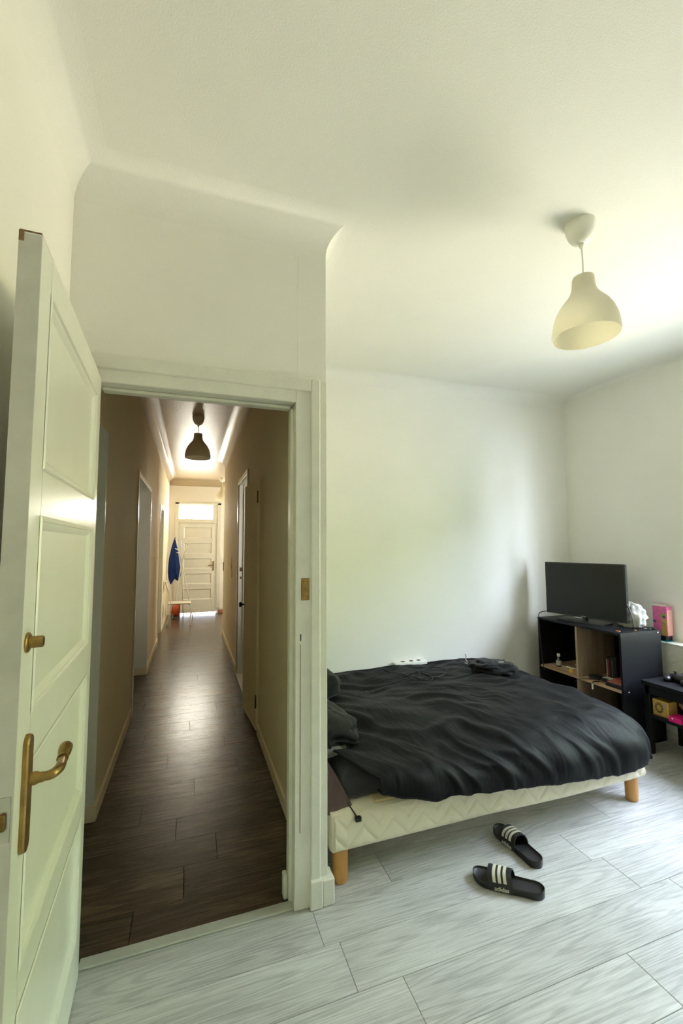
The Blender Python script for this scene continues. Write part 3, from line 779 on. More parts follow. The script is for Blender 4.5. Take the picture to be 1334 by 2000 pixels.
def blob(name, material, c, size, rot=0, seed=1, amp=.15, freq=3.0, nseg=40, nr=24, p=2.4, ridge=0.0, tilt=0.0, stretch=(1, 1, 1)):
    """soft cushion-like body: superellipsoid with folds"""
    m = MB(); R = []
    rm = Matrix.Rotation(rot, 3, 'Z') @ Matrix.Rotation(tilt, 3, 'Y')
    for i in range(nr+1):
        la = -PI/2 + PI*i/nr
        ring = []
        for k in range(nseg):
            lo = 2*PI*k/nseg
            def sg(t, e): return math.copysign(abs(t)**e, t)
            d = Vector((sg(math.cos(la), .75)*sg(math.cos(lo), 2/p), sg(math.cos(la), .75)*sg(math.sin(lo), 2/p), sg(math.sin(la), .9)))
            q = Vector((d.x*stretch[0], d.y*stretch[1], d.z*stretch[2]))*freq
            nn = noise.noise(q + Vector((seed*7.3, seed*3.1, seed))) + .5*noise.noise(q*2.3 + Vector((seed, 2, 1)))
            if ridge: nn += ridge*(1-2*abs(noise.noise(q*1.7+Vector((3, seed, 5)))))
            d = d*(1+amp*nn)
            ring.append(rm @ Vector((d.x*size[0], d.y*size[1], d.z*size[2])) + Vector(c))
        R.append(ring)
    m.rings(R, True, True, True)
    return m
o = blob('pillow', None, (.79, 2.86, .565), (.155, .20, .095), .1, 3, .12, 2.2, p=3).build('pillow', M['pillow'], smooth=True)
tag(o, 'dark pillow at the wall end of the bed head', 'pillow')
o = blob('pillow', None, (.70, 2.36, .515), (.125, .26, .070), .1, 8, .16, 2.4, p=3.4, ridge=.6).build('pillow', M['pillow'], smooth=True)
tag(o, 'creased green-black pillow beside the white door casing', 'pillow')
o = blob('rolled_shirt', None, (.68, 2.12, .475), (.075, .05, .030), .3, 5, .15, 2.0, p=2.3).build('rolled_cloth', M['grey_roll'], smooth=True)
tag(o, 'small grey rolled cloth tucked on the duvet beside the casing', 'cloth')

# plum-brown jacket corner hanging down over the bed edge, with drawstring
def hanging_cloth():
    nu, nv = 26, 34; P = np.zeros((nu, nv, 3))
    for i in range(nu):
        for j in range(nv):
            s, t = i/(nu-1), j/(nv-1)
            wdt = .04+.115*t**.8
            x = .572 + s*wdt
            top = (2.14-.20*t**.7)
            z = .468 - .19*t**1.15 + .004*math.sin(s*9)
            y = top + 0.006*math.sin(s*8+t*2)+.006*noise.noise((s*4, t*5, 2)) - .02*math.sin(PI*s)*t
            y = min(y, 1.93+.3*(1-t)) if t > .5 else y
            P[i, j] = (x, y, z)
    return P
jk = MB().grid(hanging_cloth()).build('jacket', M['brown_cloth'], smooth=True)
tag(jk, 'plum-brown jacket corner hanging over the bed edge beside the casing', 'jacket')
so = jk.modifiers.new('thickness', 'SOLIDIFY'); so.thickness = .008
MB().tube(spline([(.69, 1.925, .32), (.705, 1.90, .30), (.715, 1.885, .285), (.72, 1.875, .275)], 5), .003, 8).build('drawstring', M['black_plastic'], jk, smooth=True)
MB().box(.708, .738, 1.862, 1.882, .262, .284, .006, 2).build('cord_stop', M['black_plastic'], jk, smooth=True, label='black plastic cord stop')

# black garment on the duvet with white-tipped cord
o = blob('garment', None, (2.18, 2.79, .555), (.155, .125, .042), -.3, 11, .28, 2.6, p=2.1, ridge=.5).build('sweatshirt', M['garment'], smooth=True)
tag(o, 'crumpled black sweatshirt lying on the duvet near the wall', 'clothing')
MB().tube(spline([(2.035, 2.90, .575), (2.02, 2.905, .60), (2.03, 2.91, .618), (2.022, 2.915, .635)], 4), .004, 6).tube(spline([(2.02, 2.90, .57), (2.005, 2.89, .575), (2.02, 2.88, .57)], 4), .0045, 6).build('drawstring', M['grey_mark'], o, smooth=True)
MB().tube(spline([(2.20, 2.75, .598), (2.225, 2.735, .600), (2.255, 2.73, .596)], 4), .0035, 6).build('cord_tip', M['paper'], o, smooth=True)
# cables
cbm = MB()
def lay(pts): return [on_duvet(p.x, p.y, .0045) for p in spline([(x, y, 0) for x, y in pts], 8)]
cbm.tube(lay([(1.50, 3.28), (1.56, 3.08), (1.60, 2.90), (1.66, 2.82), (1.70, 2.88), (1.68, 3.02), (1.72, 3.20), (1.70, 3.27)]), .003, 6)
cbm.tube(lay([(1.72, 3.27), (1.86, 3.20), (1.93, 3.05), (1.88, 2.94)]), .0028, 6)
cbm.tube(lay([(1.62, 3.00), (1.56, 2.93), (1.60, 2.86), (1.76, 2.86), (1.85, 2.90)]), .0028, 6)
o = cbm.build('charging_cable', M['black_plastic'], smooth=True)
tag(o, 'tangled thin black cables lying on the duvet below the socket strip', 'cable')
st = thing('socket_strip', 'white multi-socket strip against the wall behind the bed', 'power strip', (1.76, 3.35, .44))
MB().box(1.63, 1.93, 3.325, 3.388, .455, .495, .008, 2).build('body', M['white_plastic'], st, smooth=40)
for x in (1.71, 1.79, 1.86):
    MB().lathe([(.018, .4955), (.018, .497), (.014, .4965), (.013, .4945)], (x, 3.357, 0), 20, 'z', True, True).build('socket', M['socket_dark'], st)

# ------------------------------------------------------------------ shelving cabinet
CX0, CX1, CY0, CY1, CZ = 3.0, 3.42, 2.382, 3.19, .82
cab = thing('shelf_unit', 'black shelf unit with oak divider and shelves in the corner', 'cabinet', ((CX0+CX1)/2, (CY0+CY1)/2, 0))
T = .016
MB().box(CX0-.003, CX1, CY0, CY1, CZ-T, CZ, .001).build('top', M['black_board'], cab)
side = MB().box(CX0, CX1, CY0, CY0+T, 0, CZ-T, .001).build('side_panel', M['black_board'], cab)
MB().box(CX0, CX1, CY1-T, CY1, 0, CZ-T, .001).build('side_panel', M['black_board'], cab)
MB().box(CX1-.006, CX1-.001, CY0+T, CY1-T, .02, CZ-T).build('back_panel', M['black_board'], cab)
MB().box(CX0+.004, CX1-.006, 2.772, 2.790, .016, CZ-T).build('divider', M['oak'], cab, label='oak divider')
MB().box(CX0+.004, CX1-.006, 2.790, CY1-T, .385, .402).build('shelf', M['oak_shelf'], cab, label='oak shelf')
MB().box(CX0+.004, CX1-.006, CY0+T, 2.772, .385, .402).build('shelf', M['oak_shelf'], cab, label='oak shelf')
MB().box(CX0, CX1, CY0+T, CY1-T, .0, .016).build('bottom', M['black_board'], cab)
for x, z in ((3.055, .395), (3.39, .803)): MB().lathe([(.005, 0), (.005, -.0012)], (x, CY0, z), 10, 'y', False, True).build('screw_cap', M['white_plastic'], side)
ZS = .402
# left compartment
bt = thing('medicine_bottle', 'small dark bottle with white cap on the left oak shelf', 'bottle', (3.10, 3.065, ZS))
MB().lathe([(.020, ZS), (.0215, ZS+.004), (.0215, ZS+.062), (.018, ZS+.072), (.010, ZS+.080), (.010, ZS+.088)], (3.10, 3.065, 0), 24, 'z', True, True).build('bottle_body', M['amber'], bt, smooth=50)
MB().lathe([(.0219, ZS+.012), (.0219, ZS+.054)], (3.10, 3.065, 0), 24, 'z').build('paper_label', M['label'], bt, smooth=True)
MB().lathe([(.013, ZS+.086), (.013, ZS+.108), (.011, ZS+.110)], (3.10, 3.065, 0), 20, 'z', True, True).build('cap', M['white_plastic'], bt, smooth=40)
ad = thing('cable_adapter', 'white plug adapter with cable lying behind the bottle', 'adapter', (3.16, 3.0, ZS))
MB().box(3.13, 3.15, 2.945, 3.02, ZS, ZS+.012, .003).build('body', M['white_plastic'], ad)
MB().tube(spline([(3.14, 2.945, ZS+.008), (3.14, 2.91, ZS+.02), (3.15, 2.88, ZS+.03)], 5), .003, 6).build('cable', M['white_plastic'], ad, smooth=True)
MB().tube(spline([(3.14, 3.02, ZS+.006), (3.13, 3.05, ZS+.004), (3.14, 3.08, ZS+.004)], 5), .003, 6).build('plug', M['white_plastic'], ad, smooth=True)
cl = MB()
random.seed(5)
for k in range(3):
    pts = [(3.13+.05*math.cos(a*2.1+k)+.01*k, 2.845+.030*math.sin(a*1.7+k*2), ZS+.006+.012*a+.006*math.sin(a*3+k)) for a in [i*.62 for i in range(10)]]
    cl.tube(spline(pts, 4), .0035, 6)
o = cl.build('cable_bundle', M['grey_mark'], smooth=True)
tag(o, 'pale tangled cable bundle on the left shelf beside the oak divider', 'cable')
o = MB().lathe([(.010, ZS), (.0135, ZS+.006), (.0135, ZS+.018), (.009, ZS+.028), (.004, ZS+.036), (.001, ZS+.038)], (3.045, 2.885, 0), 20, 'z', True, True).build('yellow_cap', M['yellow'], smooth=50)
tag(o, 'tiny yellow plastic cap standing on the left oak shelf', 'cap')
hd = thing('desk_lamp', 'grey lamp head hanging under the cabinet top beside the divider', 'lamp', (3.20, 2.84, .69))
MB().lathe([(.030, .804), (.034, .77), (.044, .715), (.046, .695), (.042, .695), (.030, .76), (.006, .79)], (3.20, 2.842, 0), 28, 'z', True, True).build('lamp_shade', M['grey_mark'], hd, smooth=60)
MB().lathe([(.015, .79), (.016, .74), (.010, .725), (.002, .722)], (3.20, 2.842, 0), 16, 'z', False, True).build('bulb', M['white_plastic'], hd, smooth=60)
# right compartment: cases in a row, objects in front
cases = [('spine_white', .013, 'white-spined case at the left end of the case row', 0), ('spine_red', .015, 'dark red case beside the white-spined one', 0), ('spine_black', .013, 'black case standing right after the red one', 0), ('spine_grey', .012, 'grey-spined case between two black ones', 0),
         ('spine_black', .014, 'second black case from the right in the case row', .004), ('spine_black', .014, 'tallest black case at the right end of the row', .012)]
y = 2.680
for mname, wd, lab, dz in cases:
    x = 3.20
    t = thing('game_case', lab, 'case', (x, y-wd/2, ZS), 'cases in a row on the right oak shelf')
    MB().box(x+.001, x+.135, y-wd, y-.001, ZS, ZS+.168+dz, .001).build('case', M['spine_black'], t)
    MB().box(x-.0005, x+.002, y-wd+.002, y-.003, ZS+.004, ZS+.150+dz).build('spine', M[mname], t)
    y -= wd+.0012
jr = thing('glass_jar', 'tall dark jar with brown base standing before the cases', 'jar', (3.15, 2.475, ZS))
MB().lathe([(.024, ZS), (.026, ZS+.004), (.026, ZS+.115), (.020, ZS+.130)], (3.17, 2.462, 0), 24, 'z', True, True).build('jar_body', M['amber'], jr, smooth=50)
MB().lathe([(.022, ZS+.130), (.022, ZS+.158), (.020, ZS+.160)], (3.17, 2.462, 0), 24, 'z', True, True).build('lid', M['spine_grey'], jr, smooth=40)
MB().lathe([(.0265, ZS+.002), (.0265, ZS+.03)], (3.17, 2.462, 0), 24, 'z').build('label_band', M['leather'], jr, smooth=True)
o = MB().box(3.02, 3.15, 2.405, 2.545, ZS, ZS+.030, .003).build('game_box', M['spine_black'])
tag(o, 'flat black box at the right front of the oak shelf', 'box')
o = MB().box(3.03, 3.14, 2.410, 2.535, ZS+.030, ZS+.037, .001).build('booklet', M['pale_red'])
tag(o, 'faded red booklet lying on the flat black box', 'booklet')
o = MB().box(3.15, 3.26, 2.48, 2.60, ZS, ZS+.022, .002).build('red_box', M['red'])
tag(o, 'red box lying on the shelf behind the black box', 'box')
o = MB().box(3.10, 3.16, 2.575, 2.64, ZS+.022, ZS+.0235).build('card', M['paper'])
tag(o, 'white card lying on the black controller', 'card')
ct = thing('gamepad', 'black charger and gamepad heap on the right shelf next to divider', 'gamepad', (3.10, 2.66, ZS))
blob('g', None, (3.10, 2.69, ZS+.014), (.055, .055, .014), 0, 2, .12, 2.5, 24, 12).build('body', M['black_plastic'], ct, smooth=True)
blob('g', None, (3.11, 2.61, ZS+.012), (.045, .035, .012), 0, 6, .1, 2.5, 24, 12).build('grip', M['black_plastic'], ct, smooth=True)
MB().lathe([(.010, ZS+.022), (.012, ZS+.030), (.010, ZS+.034)], (3.09, 2.70, 0), 14, 'z', True, True).build('stick', M['black_plastic'], ct, smooth=True)
MB().lathe([(.008, ZS+.020), (.010, ZS+.030)], (3.12, 2.66, 0), 14, 'z', True, True).build('stick', M['black_plastic'], ct, smooth=True)
cb2 = MB()
cb2.tube(spline([(3.09, 2.66, ZS+.005), (3.02, 2.70, ZS+.004), (2.995, 2.735, ZS-.004), (2.992, 2.775, ZS-.02), (2.99, 2.80, ZS-.05)], 7), .003, 6)
cb2.tube(spline([(3.05, 2.62, ZS+.004), (2.995, 2.635, ZS-.002), (2.994, 2.64, ZS-.05), (2.992, 2.66, ZS-.11), (2.995, 2.62, ZS-.17)], 7), .003, 6)
cb2.tube(spline([(2.994, 2.635, ZS-.06), (2.992, 2.62, ZS-.10), (2.99, 2.615, ZS-.14), (2.99, 2.58, ZS-.17)], 7), .003, 6)
o = cb2.build('power_cable', M['black_plastic'], smooth=True)
tag(o, 'thin black cables hanging over the front of the right oak shelf', 'cable')
MB().box(2.988, 2.999, 2.629, 2.641, ZS-.055, ZS-.010, .002).build('plug', M['paper'], o, label='white cable plug')

# ------------------------------------------------------------------ television
tv = thing('television', 'black flat screen television standing on the black shelf unit', 'television', (3.185, 2.86, CZ), local=True)
tv.rotation_euler = (0, 0, math.radians(10.0))
# local: screen faces -x, width along y
W2, H0, H1 = .352, .035, .497
MB().box(0, .032, -W2, W2, H0, H1, .004).build('housing', M['black_plastic'], tv)
MB().box(-.0012, .0, -W2+.011, W2-.011, H0+.016, H1-.011).build('screen', M['screen'], tv)
MB().box(.002, .030, -W2-.0012, -W2, H0+.08, H1-.004).build('glossy_side', M['tv_edge'], tv)
MB().box(.03, .07, -W2*.7, W2*.7, H0+.05, H1-.12, .015, 2).build('back_cover', M['black_plastic'], tv)
MB().box(-.0018, -.0008, -.02, .02, H0+.004, H0+.011).build('badge', M['grey_mark'], tv)
MB().lathe([(.030, .006), (.026, .014), (.022, .035), (.022, .06)], (.02, 0, 0), 24, 'z', True, True).build('neck', M['black_plastic'], tv, smooth=40)
sb_ = []
for k in range(40):
    a = 2*PI*k/40; e = .28
    sb_.append((math.copysign(abs(math.cos(a))**e, math.cos(a))*.10+.0, math.copysign(abs(math.sin(a))**e, math.sin(a))*.205))
MB().rings([[(x, y, .0) for x, y in sb_], [(x, y, .006) for x, y in sb_], [(x*.97, y*.985, .009) for x, y in sb_]], True, True, True).build('stand_base', M['black_plastic'], tv)
o = MB().box(3.22, 3.32, 2.93, 3.06, CZ, CZ+.003).build('envelope', M['paper'])
tag(o, 'white envelope lying under the television on the shelf unit', 'envelope')
o = MB().tube([(3.16+.012*math.cos(a), 2.96+.03*0+.05*math.sin(a), CZ+.004) for a in [i*PI/8 for i in range(17)]], .003, 6).build('hair_tie', M['leather'], smooth=True)
tag(o, 'brown hair tie beside the envelope on the shelf unit', 'hair tie')
o = MB().tube([(3.065+.012*math.cos(a), 2.452+.014*math.sin(a), CZ+.003) for a in [i*PI/10 for i in range(21)]], .003, 8).build('ring', M['copper'], smooth=True)
tag(o, 'gold ring lying at the front corner of the shelf unit', 'ring')
o = MB().lathe([(.009, CZ), (.009, CZ+.006)], (3.22, 2.435, 0), 16, 'z', True, True).build('coin', M['copper'], smooth=40)
tag(o, 'copper coins at the right side of the shelf unit top', 'coin')
o = blob('bag', None, (3.34, 2.56, CZ+.085), (.055, .115, .10), 0, 4, .22, 2.6, p=2.1, ridge=.3)
o = o.build('plastic_bag', M['bag'], smooth=True)
tag(o, 'crumpled white plastic bag behind the right end of the television', 'bag')
tvc = MB()
tvc.tube(spline([(3.255, 2.525, CZ+.20), (3.26, 2.50, CZ+.14), (3.255, 2.475, CZ+.07), (3.25, 2.465, CZ+.004)], 6), .0045, 6)
o = tvc.build('aerial_cable', M['black_plastic'], smooth=True)
tag(o, 'black cable running down in front of the white bag', 'cable')
tvc = MB()
tvc.tube(spline([(3.15, 3.19, CZ+.045), (3.05, 3.185, CZ+.045), (3.0, 3.175, CZ+.02), (2.993, 3.165, CZ-.06), (2.992, 3.15, CZ-.25), (2.99, 3.13, CZ-.42), (2.99, 3.12, CZ-.46)], 8), .004, 6)
o = tvc.build('television_cable', M['black_plastic'], smooth=True)
tag(o, 'black cord looping from the television down the left cabinet front', 'cable')
cm = MB()
cm.tube(spline([(3.27, 2.50, CZ+.004), (3.29, 2.44, CZ+.012), (3.33, 2.42, CZ+.006), (3.36, 2.46, CZ+.010), (3.40, 2.40, CZ+.006)], 7), .004, 6)
cm.tube(spline([(3.30, 2.47, CZ+.012), (3.34, 2.40, CZ+.008), (3.38, 2.44, CZ+.014), (3.41, 2.41, CZ+.008)], 7), .004, 6)
o = cm.build('cable_heap', M['black_plastic'], smooth=True)
tag(o, 'heap of black cables at the back corner of the shelf unit top', 'cable')

# ledge: pink package on a black box and a teal card
LZ = .7165
o = MB().box(3.505, 3.60, 2.395, 2.48, LZ, LZ+.002).build('teal_card', M['teal'])
tag(o, 'teal card lying on the white wall ledge', 'card')
o = MB().box(3.535, 3.605, 2.42, 2.515, LZ+.002, LZ+.040, .002).build('black_box', M['black_plastic'])
tag(o, 'small black box on the ledge under the pink package', 'box')
pk = thing('toy_package', 'pink and gold cardboard package standing on a small black box', 'package', (3.57, 2.48, LZ+.04))
pz = LZ+.040
MB().box(3.54, 3.60, 2.41, 2.520, pz, pz+.225, .001).build('carton', M['pink'], pk)
MB().box(3.5388, 3.5402, 2.413, 2.455, pz+.004, pz+.130).build('gold_band', M['gold'], pk)
MB().box(3.541, 3.599, 2.4088, 2.4102, pz+.003, pz+.20).build('carton_side', M['pink_side'], pk, label='salmon side of the package')
MB().lathe([(.019, -.0024), (.019, .002)], (3.5402, 2.438, pz+.155), 20, 'x', True, True).build('lime_spot', M['lime'], pk)
MB().lathe([(.010, -.0034), (.010, .002)], (3.5402, 2.432, pz+.148), 16, 'x', True, True).build('green_dot', M['spine_black'], pk)
MB().tube([(3.538, 2.440+.011*math.cos(a), pz+.092+.011*math.sin(a)) for a in [i*PI/8 for i in range(17)]], .0028, 6).build('ring_print', M['leather'], pk)
MB().lathe([(.011, -.0024), (.011, .002)], (3.5402, 2.508, pz+.105), 16, 'x', True, True).build('navy_spot', M['navy'], pk)
MB().box(3.562, 3.566, 2.43, 2.525, pz+.225, pz+.240).build('hang_tab', M['white_plastic'], pk)

# ------------------------------------------------------------------ bench with shelf at the right edge
bn = thing('low_bench', 'low black bench with an under-shelf beside the shelf unit', 'bench', (3.28, 1.85, 0))
NX0, NX1, NY0, NY1 = 3.10, 3.47, 1.35, 2.315
MB().box(NX0-.01, NX1, NY0, NY1, .470, .502, .003).build('top', M['black_board'], bn)
MB().box(NX0+.005, NX0+.02, NY0+.02, NY1-.02, .415, .470).box(NX0+.02, NX1-.02, NY1-.035, NY1-.02, .415, .470).build('apron', M['black_board'], bn)
MB().box(NX0, NX1-.01, NY0+.01, NY1-.005, .255, .277, .002).build('shelf', M['black_board'], bn)
for x in (NX0+.005, NX1-.045):
    for yy in (NY0+.01, NY1-.045):
        MB().box(x, x+.035, yy, yy+.035, 0, .470, .002).build('leg', M['black_board'], bn)
yb = thing('game_carton', 'ochre cardboard carton with printed front on the bench shelf', 'box', (3.17, 2.24, .277))
MB().box(3.125, 3.215, 2.155, 2.262, .277, .385, .001).build('carton', M['ochre'], yb)
MB().box(3.1238, 3.1252, 2.163, 2.255, .285, .377).build('printed_front', M['gold'], yb)
pb = MB()
for k in range(10):
    a = 2*PI*k/10
    pb.box(3.1225, 3.124, 2.218+.022*math.cos(a)-.007, 2.218+.022*math.cos(a)+.007, .333+.028*math.sin(a)-.007, .333+.028*math.sin(a)+.007)
pb.build('printed_wreath', M['ochre_dark'], yb)
MB().box(3.1225, 3.124, 2.17, 2.182, .345, .368).build('lilac_patch', M['lilac'], yb)
pk2 = MB().box(3.10, 3.19, 2.06, 2.142, .277, .312, .002).build('pink_box', M['hot_pink'])
tag(pk2, 'hot pink small box on the bench shelf in front of straps', 'box')
MB().lathe([(.006, 0), (.006, -.001)], (3.0998, 2.115, .30), 10, 'x', False, True).build('sticker', M['paper'], pk2)
sd = MB()
for k in range(4):
    pts = spline([(3.17+.02*k, 2.06-.02*k, .315+.012*k), (3.20, 2.10+.012*k, .345+.01*k), (3.26, 2.07, .365+.006*k), (3.30, 2.0-.02*k, .34+.01*k), (3.24, 1.97, .315)], 8)
    R = []
    for p in pts: R.append([p+Vector((0, 0, .012)), p+Vector((.004, 0, .012)), p+Vector((.004, 0, -.012)), p-Vector((0, 0, .012))])
    sd.rings(R, True, True, True)
sd.box(3.19, 3.34, 1.98, 2.14, .277, .292, .004)
o = sd.build('leather_straps', M['leather'], smooth=40)
tag(o, 'tan leather straps coiled behind the hot pink box', 'strap')
gp = thing('gamepad', 'black gamepad lying on the bench top at the picture edge', 'gamepad', (3.30, 2.16, .502))
G = MB()
G.rings([[(3.30+dx, 2.17+dy, z) for dx, dy in [(.035*math.cos(a), .075*math.copysign(abs(math.sin(a))**.6, math.sin(a))) for a in [2*PI*k/24 for k in range(24)]]] for z in (.512, .518)], True, True, True)
blob('g', None, (3.29, 2.165, .530), (.045, .085, .026), 0, 3, .04, 2, 28, 14, 2.6).build('body', M['black_plastic'], gp, smooth=True)
G.bm.free()
for s in (-1, 1):
    blob('g', None, (3.245, 2.165+s*.062, .522), (.045, .024, .020), s*.25, 3+s, .03, 2, 20, 12).build('grip', M['black_plastic'], gp, smooth=True)
    MB().lathe([(.007, .545), (.007, .566), (.012, .568), (.012, .574), (.004, .572)], (3.275, 2.165+s*.03, 0), 16, 'z', True, True).build('thumb_stick', M['rubber'], gp, smooth=40)
bts = MB()
for k in range(4):
    a = k*PI/2; bts.lathe([(.005, .550), (.005, .560)], (3.305+.012*math.cos(a), 2.115+.012*math.sin(a), 0), 12, 'z', True, True)
bts.build('button', M['steel'], gp, smooth=40)
gp2 = copy_tree(gp); gp2.location = (3.33, 2.035, .502); gp2.rotation_euler = (0, 0, .5)
tag(gp2, 'second black gamepad farther along the bench, cut by the frame', 'gamepad')

# ------------------------------------------------------------------ slides (sandals)
def slide(name, label, loc, rotz, text_side=1, mirror=False):
    t = thing(name, label, 'sandal', loc, 'pair of black slide sandals on the floor', local=True); t.rotation_euler = (0, 0, rotz)
    L = .292; ns = 40
    def hw(s):           # half width along the sole, 0 heel .. 1 toe
        b = .0395+.013*(1/(1+math.exp(-(s-.50)*12)))
        e = 1.0
        if s < .14: e = math.sqrt(max(0, 1-((.14-s)/.14)**2))
        if s > .80: e = math.sqrt(max(0, 1-((s-.80)/.20)**2))
        return max(.003, b*e)
    def off(s): return .008*math.sin((s-.2)*PI*.9)*(-1 if mirror else 1)
    def top(s): return .030 - .010*s + .010*max(0, (s-.78)/.22)**2
    rings = []
    for i in range(ns+1):
        s = i/ns; s_ = .5-.5*math.cos(PI*s)
        w, y0, h = hw(s_), off(s_), top(s_)
        b = .010*max(0, (s_-.8)/.2)**2
        x = s_*L
        k = min(1, w/.03)
        rim = .006*k
        pr = [(-.88, b), (.88, b), (1, b+.006), (1.0, h), (.93, h+.002), (.84, h-rim), (.4, h-rim-.003*k), (-.4, h-rim-.003*k), (-.84, h-rim), (-.93, h+.002), (-1.0, h), (-1, b+.006)]
        rings.append([(x, y0+w*a, z) for a, z in pr])
    MB().rings(rings, True, True, True).build('sole', M['rubber'], t, smooth=45)
    # strap
    def strap_pt(a, q, o):
        # a: 0..1 across the arch, q: 0..1 along the foot
        x = .118 + q*.098 + .012*math.sin(a*PI)
        s_ = x/L; w = hw(s_)+.0025+o
        th = PI*a
        zz = .010 + (.050+.010*(1-q)+o)*abs(math.sin(th))**.72
        return Vector((x, off(s_)+w*math.copysign(abs(math.cos(th))**.8, math.cos(th)), zz))
    def band(a0, a1, q0, q1, o, thick, na=28, nq=5):
        m = MB(); A = []
        for i in range(na+1):
            a = a0+(a1-a0)*i/na
            ring = [strap_pt(a, q0+(q1-q0)*j/nq, o) for j in range(nq+1)] + [strap_pt(a, q0+(q1-q0)*j/nq, o-thick) for j in range(nq, -1, -1)]
            A.append(ring)
        m.rings(A, True, True, True); return m
    strap = band(0, 1, 0, 1, 0, .0045).build('strap', M['rubber'], t, smooth=50)
    for q in (.22, .44, .66):
        band(.13, .87, q, q+.13, .0012, .002, 24, 2).build('stripe', M['stripe'], strap, smooth=50)
    cu = bpy.data.curves.new('lettering', 'FONT'); cu.body = 'adidas'; cu.size = .024; cu.align_x = 'CENTER'; cu.align_y = 'CENTER'; cu.extrude = .0004; cu.offset = .0004
    tmp = bpy.data.objects.new('lettering', cu); me = bpy.data.meshes.new_from_object(tmp); bpy.data.objects.remove(tmp)
    me.materials.clear(); me.materials.append(M['stripe'])
    fo = bpy.data.objects.new('lettering', me); COL.objects.link(fo); fo.parent = strap; fo['kind'] = 'stuff'
    sgn = text_side
    p = strap_pt(.055 if sgn > 0 else .945, .45, .0016)
    fo.location = (p.x, off(p.x/L)+sgn*(hw(p.x/L)+.0052), .0185)
    # text runs along -x on the +y side, +x on the -y side
    def side(x): return off(x/L)+sgn*hw(x/L)
    right = (Vector((-sgn, -sgn*(side(p.x+.03)-side(p.x-.03))/.06, 0))).normalized(); up = Vector((0, 0, 1)); nrm = right.cross(up)
    fo.rotation_euler = Matrix((right, up, nrm)).transposed().to_euler()
    return t
slide('slide_sandal', 'black slide with three white stripes lying nearest, lettering towards the camera', (1.435, 1.545, 0), math.atan2(.20, -.20), 1)
slide('slide_sandal', 'black slide lying behind the other one, toe under the bed', (1.545, 1.68, 0), math.atan2(.29, -.02), 1, True)

# ------------------------------------------------------------------ end of the hall: coat rack, jacket, chair, cable reel, switch
cr_ = thing('coat_rack', 'white coat rack of crossed thin poles before the front door', 'coat rack', (-.18, 9.62, 0))
def pole(a, b): return MB().tube([a, b], .010, 10)
pole((-.31, 9.62, 1.64), (-.17, 9.60, 1.12)).tube([(-.17, 9.60, 1.12), (.06, 9.55, .0)], .010, 10).build('pole', M['cream_metal'], cr_, smooth=True)
pole((-.05, 9.70, 1.66), (-.18, 9.62, 1.13)).tube([(-.18, 9.62, 1.13), (-.33, 9.57, .0)], .010, 10).build('pole', M['cream_metal'], cr_, smooth=True)
pole((-.17, 9.64, 1.12), (-.20, 9.80, 1.60)).tube([(-.17, 9.64, 1.12), (-.13, 9.85, 0)], .010, 10).build('pole', M['cream_metal'], cr_, smooth=True)
for a, b in (((-.09, 9.68, 1.50), (-.02, 9.66, 1.55)), ((-.075, 9.69, 1.58), (-.005, 9.68, 1.60)), ((-.25, 9.61, 1.40), (-.31, 9.58, 1.43)), ((-.225, 9.60, 1.33), (-.28, 9.57, 1.35)), ((-.14, 9.64, 1.27), (-.09, 9.62, 1.24))):
    pole(a, b).build('peg', M['cream_metal'], cr_, smooth=True)
def jacket():
    m = MB(); R = []
    prof = [(0, .008, .012), (.05, .022, .02), (.2, .048, .035), (.5, .088, .05), (.78, .112, .055), (.90, .105, .05), (1.0, .07, .03)]
    nr, ns = 36, 40
    for i in range(nr+1):
        t = i/nr
        a = np.interp(t, [p[0] for p in prof], [p[1] for p in prof]); b = np.interp(t, [p[0] for p in prof], [p[2] for p in prof])
        z = 1.66-.86*t; cx = -.315 - .02*math.sin(t*PI)
        ring = []
        for k in range(ns):
            th = 2*PI*k/ns
            f = 1+.16*t*math.sin(th*5+t*2)+.10*math.sin(th*9+1.5*t)
            dz = (-.075*math.sin(th*2+.6) + .04*math.sin(th*3))*t**4
            ring.append((cx+a*f*math.cos(th), 9.70+b*f*math.sin(th), z+dz))
        R.append(ring)
    return m.rings(R, True, True, True)
o = jacket().build('jacket', M['blue'], smooth=True)
tag(o, 'royal blue jacket hanging on the white coat rack', 'jacket')
ch = thing('metal_chair', 'cream metal chair standing against the hall wall', 'chair', (-.2, 8.85, 0))
SX0, SX1, SY0, SY1, SZ = -.38, .015, 8.66, 9.04, .42
MB().box(SX0, SX1, SY0, SY1, SZ-.022, SZ, .018, 3).box(SX1-.025, SX1+.002, SY0+.01, SY1-.01, SZ-.05, SZ-.01, .01, 2).build('seat', M['cream_metal'], ch, smooth=True)
for yy in (SY0+.03, SY1-.03):
    MB().tube(spline([(SX1-.03, yy, SZ-.02), (SX1-.005, yy, SZ-.06), (SX1+.0, yy, .15), (SX1+.005, yy, .0)], 5), .011, 8).build('leg', M['cream_metal'], ch, smooth=True)
    MB().tube(spline([(SX0+.06, yy, SZ-.02), (SX0+.04, yy, .25), (SX0-.02, yy, .0)], 5), .011, 8).build('leg', M['cream_metal'], ch, smooth=True)
    MB().tube(spline([(SX0+.05, yy, SZ-.01), (SX0+.02, yy, .52), (SX0-.015, yy, .70), (SX0-.045, yy, .80)], 5), .010, 8).build('back_post', M['cream_metal'], ch, smooth=True)
bk = np.zeros((12, 14, 3))
for i in range(12):
    for j in range(14):
        s, t = i/11, j/13
        bk[i, j] = (SX0-.005-.055*t-.02*math.sin(PI*s), SY0+.01+(SY1-SY0-.02)*s, .645+.175*t)
b_ = MB().grid(bk).build('backrest', M['cream_metal'], ch, smooth=True)
so = b_.modifiers.new('thickness', 'SOLIDIFY'); so.thickness = .010
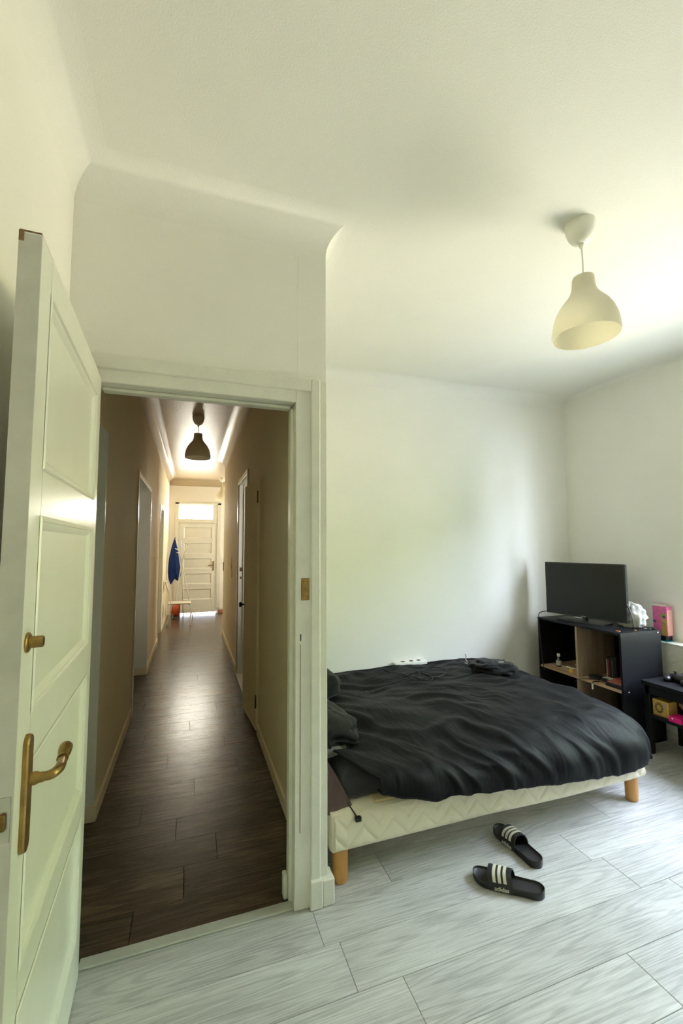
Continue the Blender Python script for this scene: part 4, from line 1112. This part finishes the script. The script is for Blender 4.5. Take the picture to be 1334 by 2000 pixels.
rl = thing('cable_reel', 'orange extension cable on a black reel behind the chair', 'cable reel', (-.27, 9.72, 0))
rc = (-.30, 9.66, .155)
cm = MB()
for k in range(7):
    for q in range(2):
        cm.tube([(rc[0]+.078-.018*k+.004*q, rc[1]+(.105+.010*q)*math.cos(a), rc[2]+(.105+.010*q)*math.sin(a)) for a in [i*PI/12 for i in range(25)]], .0095, 6, cap=False)
cm.build('cable', M['orange'], rl, smooth=True)
for x in (rc[0]-.05, rc[0]+.095):
    MB().lathe([(.03, -.004), (.135, -.004), (.138, 0), (.135, .004), (.03, .004)], (x, rc[1], rc[2]), 28, 'x', True, True).build('flange', M['black_plastic'], rl, smooth=40) if x < rc[0] else None
MB().lathe([(.045, -.05), (.045, .09)], rc, 20, 'x', True, True).build('drum', M['black_plastic'], rl, smooth=40)
MB().tube(spline([(rc[0]+.10, rc[1]-.13, .008), (rc[0]+.10, rc[1]-.12, .20), (rc[0]+.10, rc[1], .33), (rc[0]+.10, rc[1]+.12, .20), (rc[0]+.10, rc[1]+.13, .008)], 6), .009, 8).tube([(rc[0]-.05, rc[1]-.13, .009), (rc[0]+.10, rc[1]-.13, .009)], .009, 8).tube([(rc[0]-.05, rc[1]+.13, .009), (rc[0]+.10, rc[1]+.13, .009)], .009, 8).build('stand', M['black_plastic'], rl, smooth=True)
sw = thing('light_switch', 'white double light switch on the end wall beside the front door', 'switch', (.66, HEND, 1.13))
MB().box(.615, .700, HEND-.012, HEND, 1.075, 1.225, .004).build('plate', M['white_plastic'], sw)
for z in (1.085, 1.155): MB().box(.630, .685, HEND-.017, HEND-.012, z, z+.06, .003).build('rocker', M['white_plastic'], sw)
o = MB().tube(spline([(HXR-.004, 6.05, 1.32), (HXR-.006, 6.10, 1.28), (HXR-.006, 6.12, 1.20), (HXR-.006, 6.05, 1.16), (HXR-.006, 6.02, 1.22), (HXR-.004, 6.04, 1.05)], 8), .004, 6).build('wall_wire', M['white_plastic'], smooth=True)
tag(o, 'short white wire loop on the right hall wall beyond the doorway', 'wire')
sk = thing('wall_box', 'dark grey box fixed at the end corner of the right hall wall', 'box', (HXR, 7.68, 1.1))
MB().box(HXR-.010, HXR+.004, 7.63, 7.688, 1.06, 1.20, .002).build('housing', M['spine_grey'], sk)
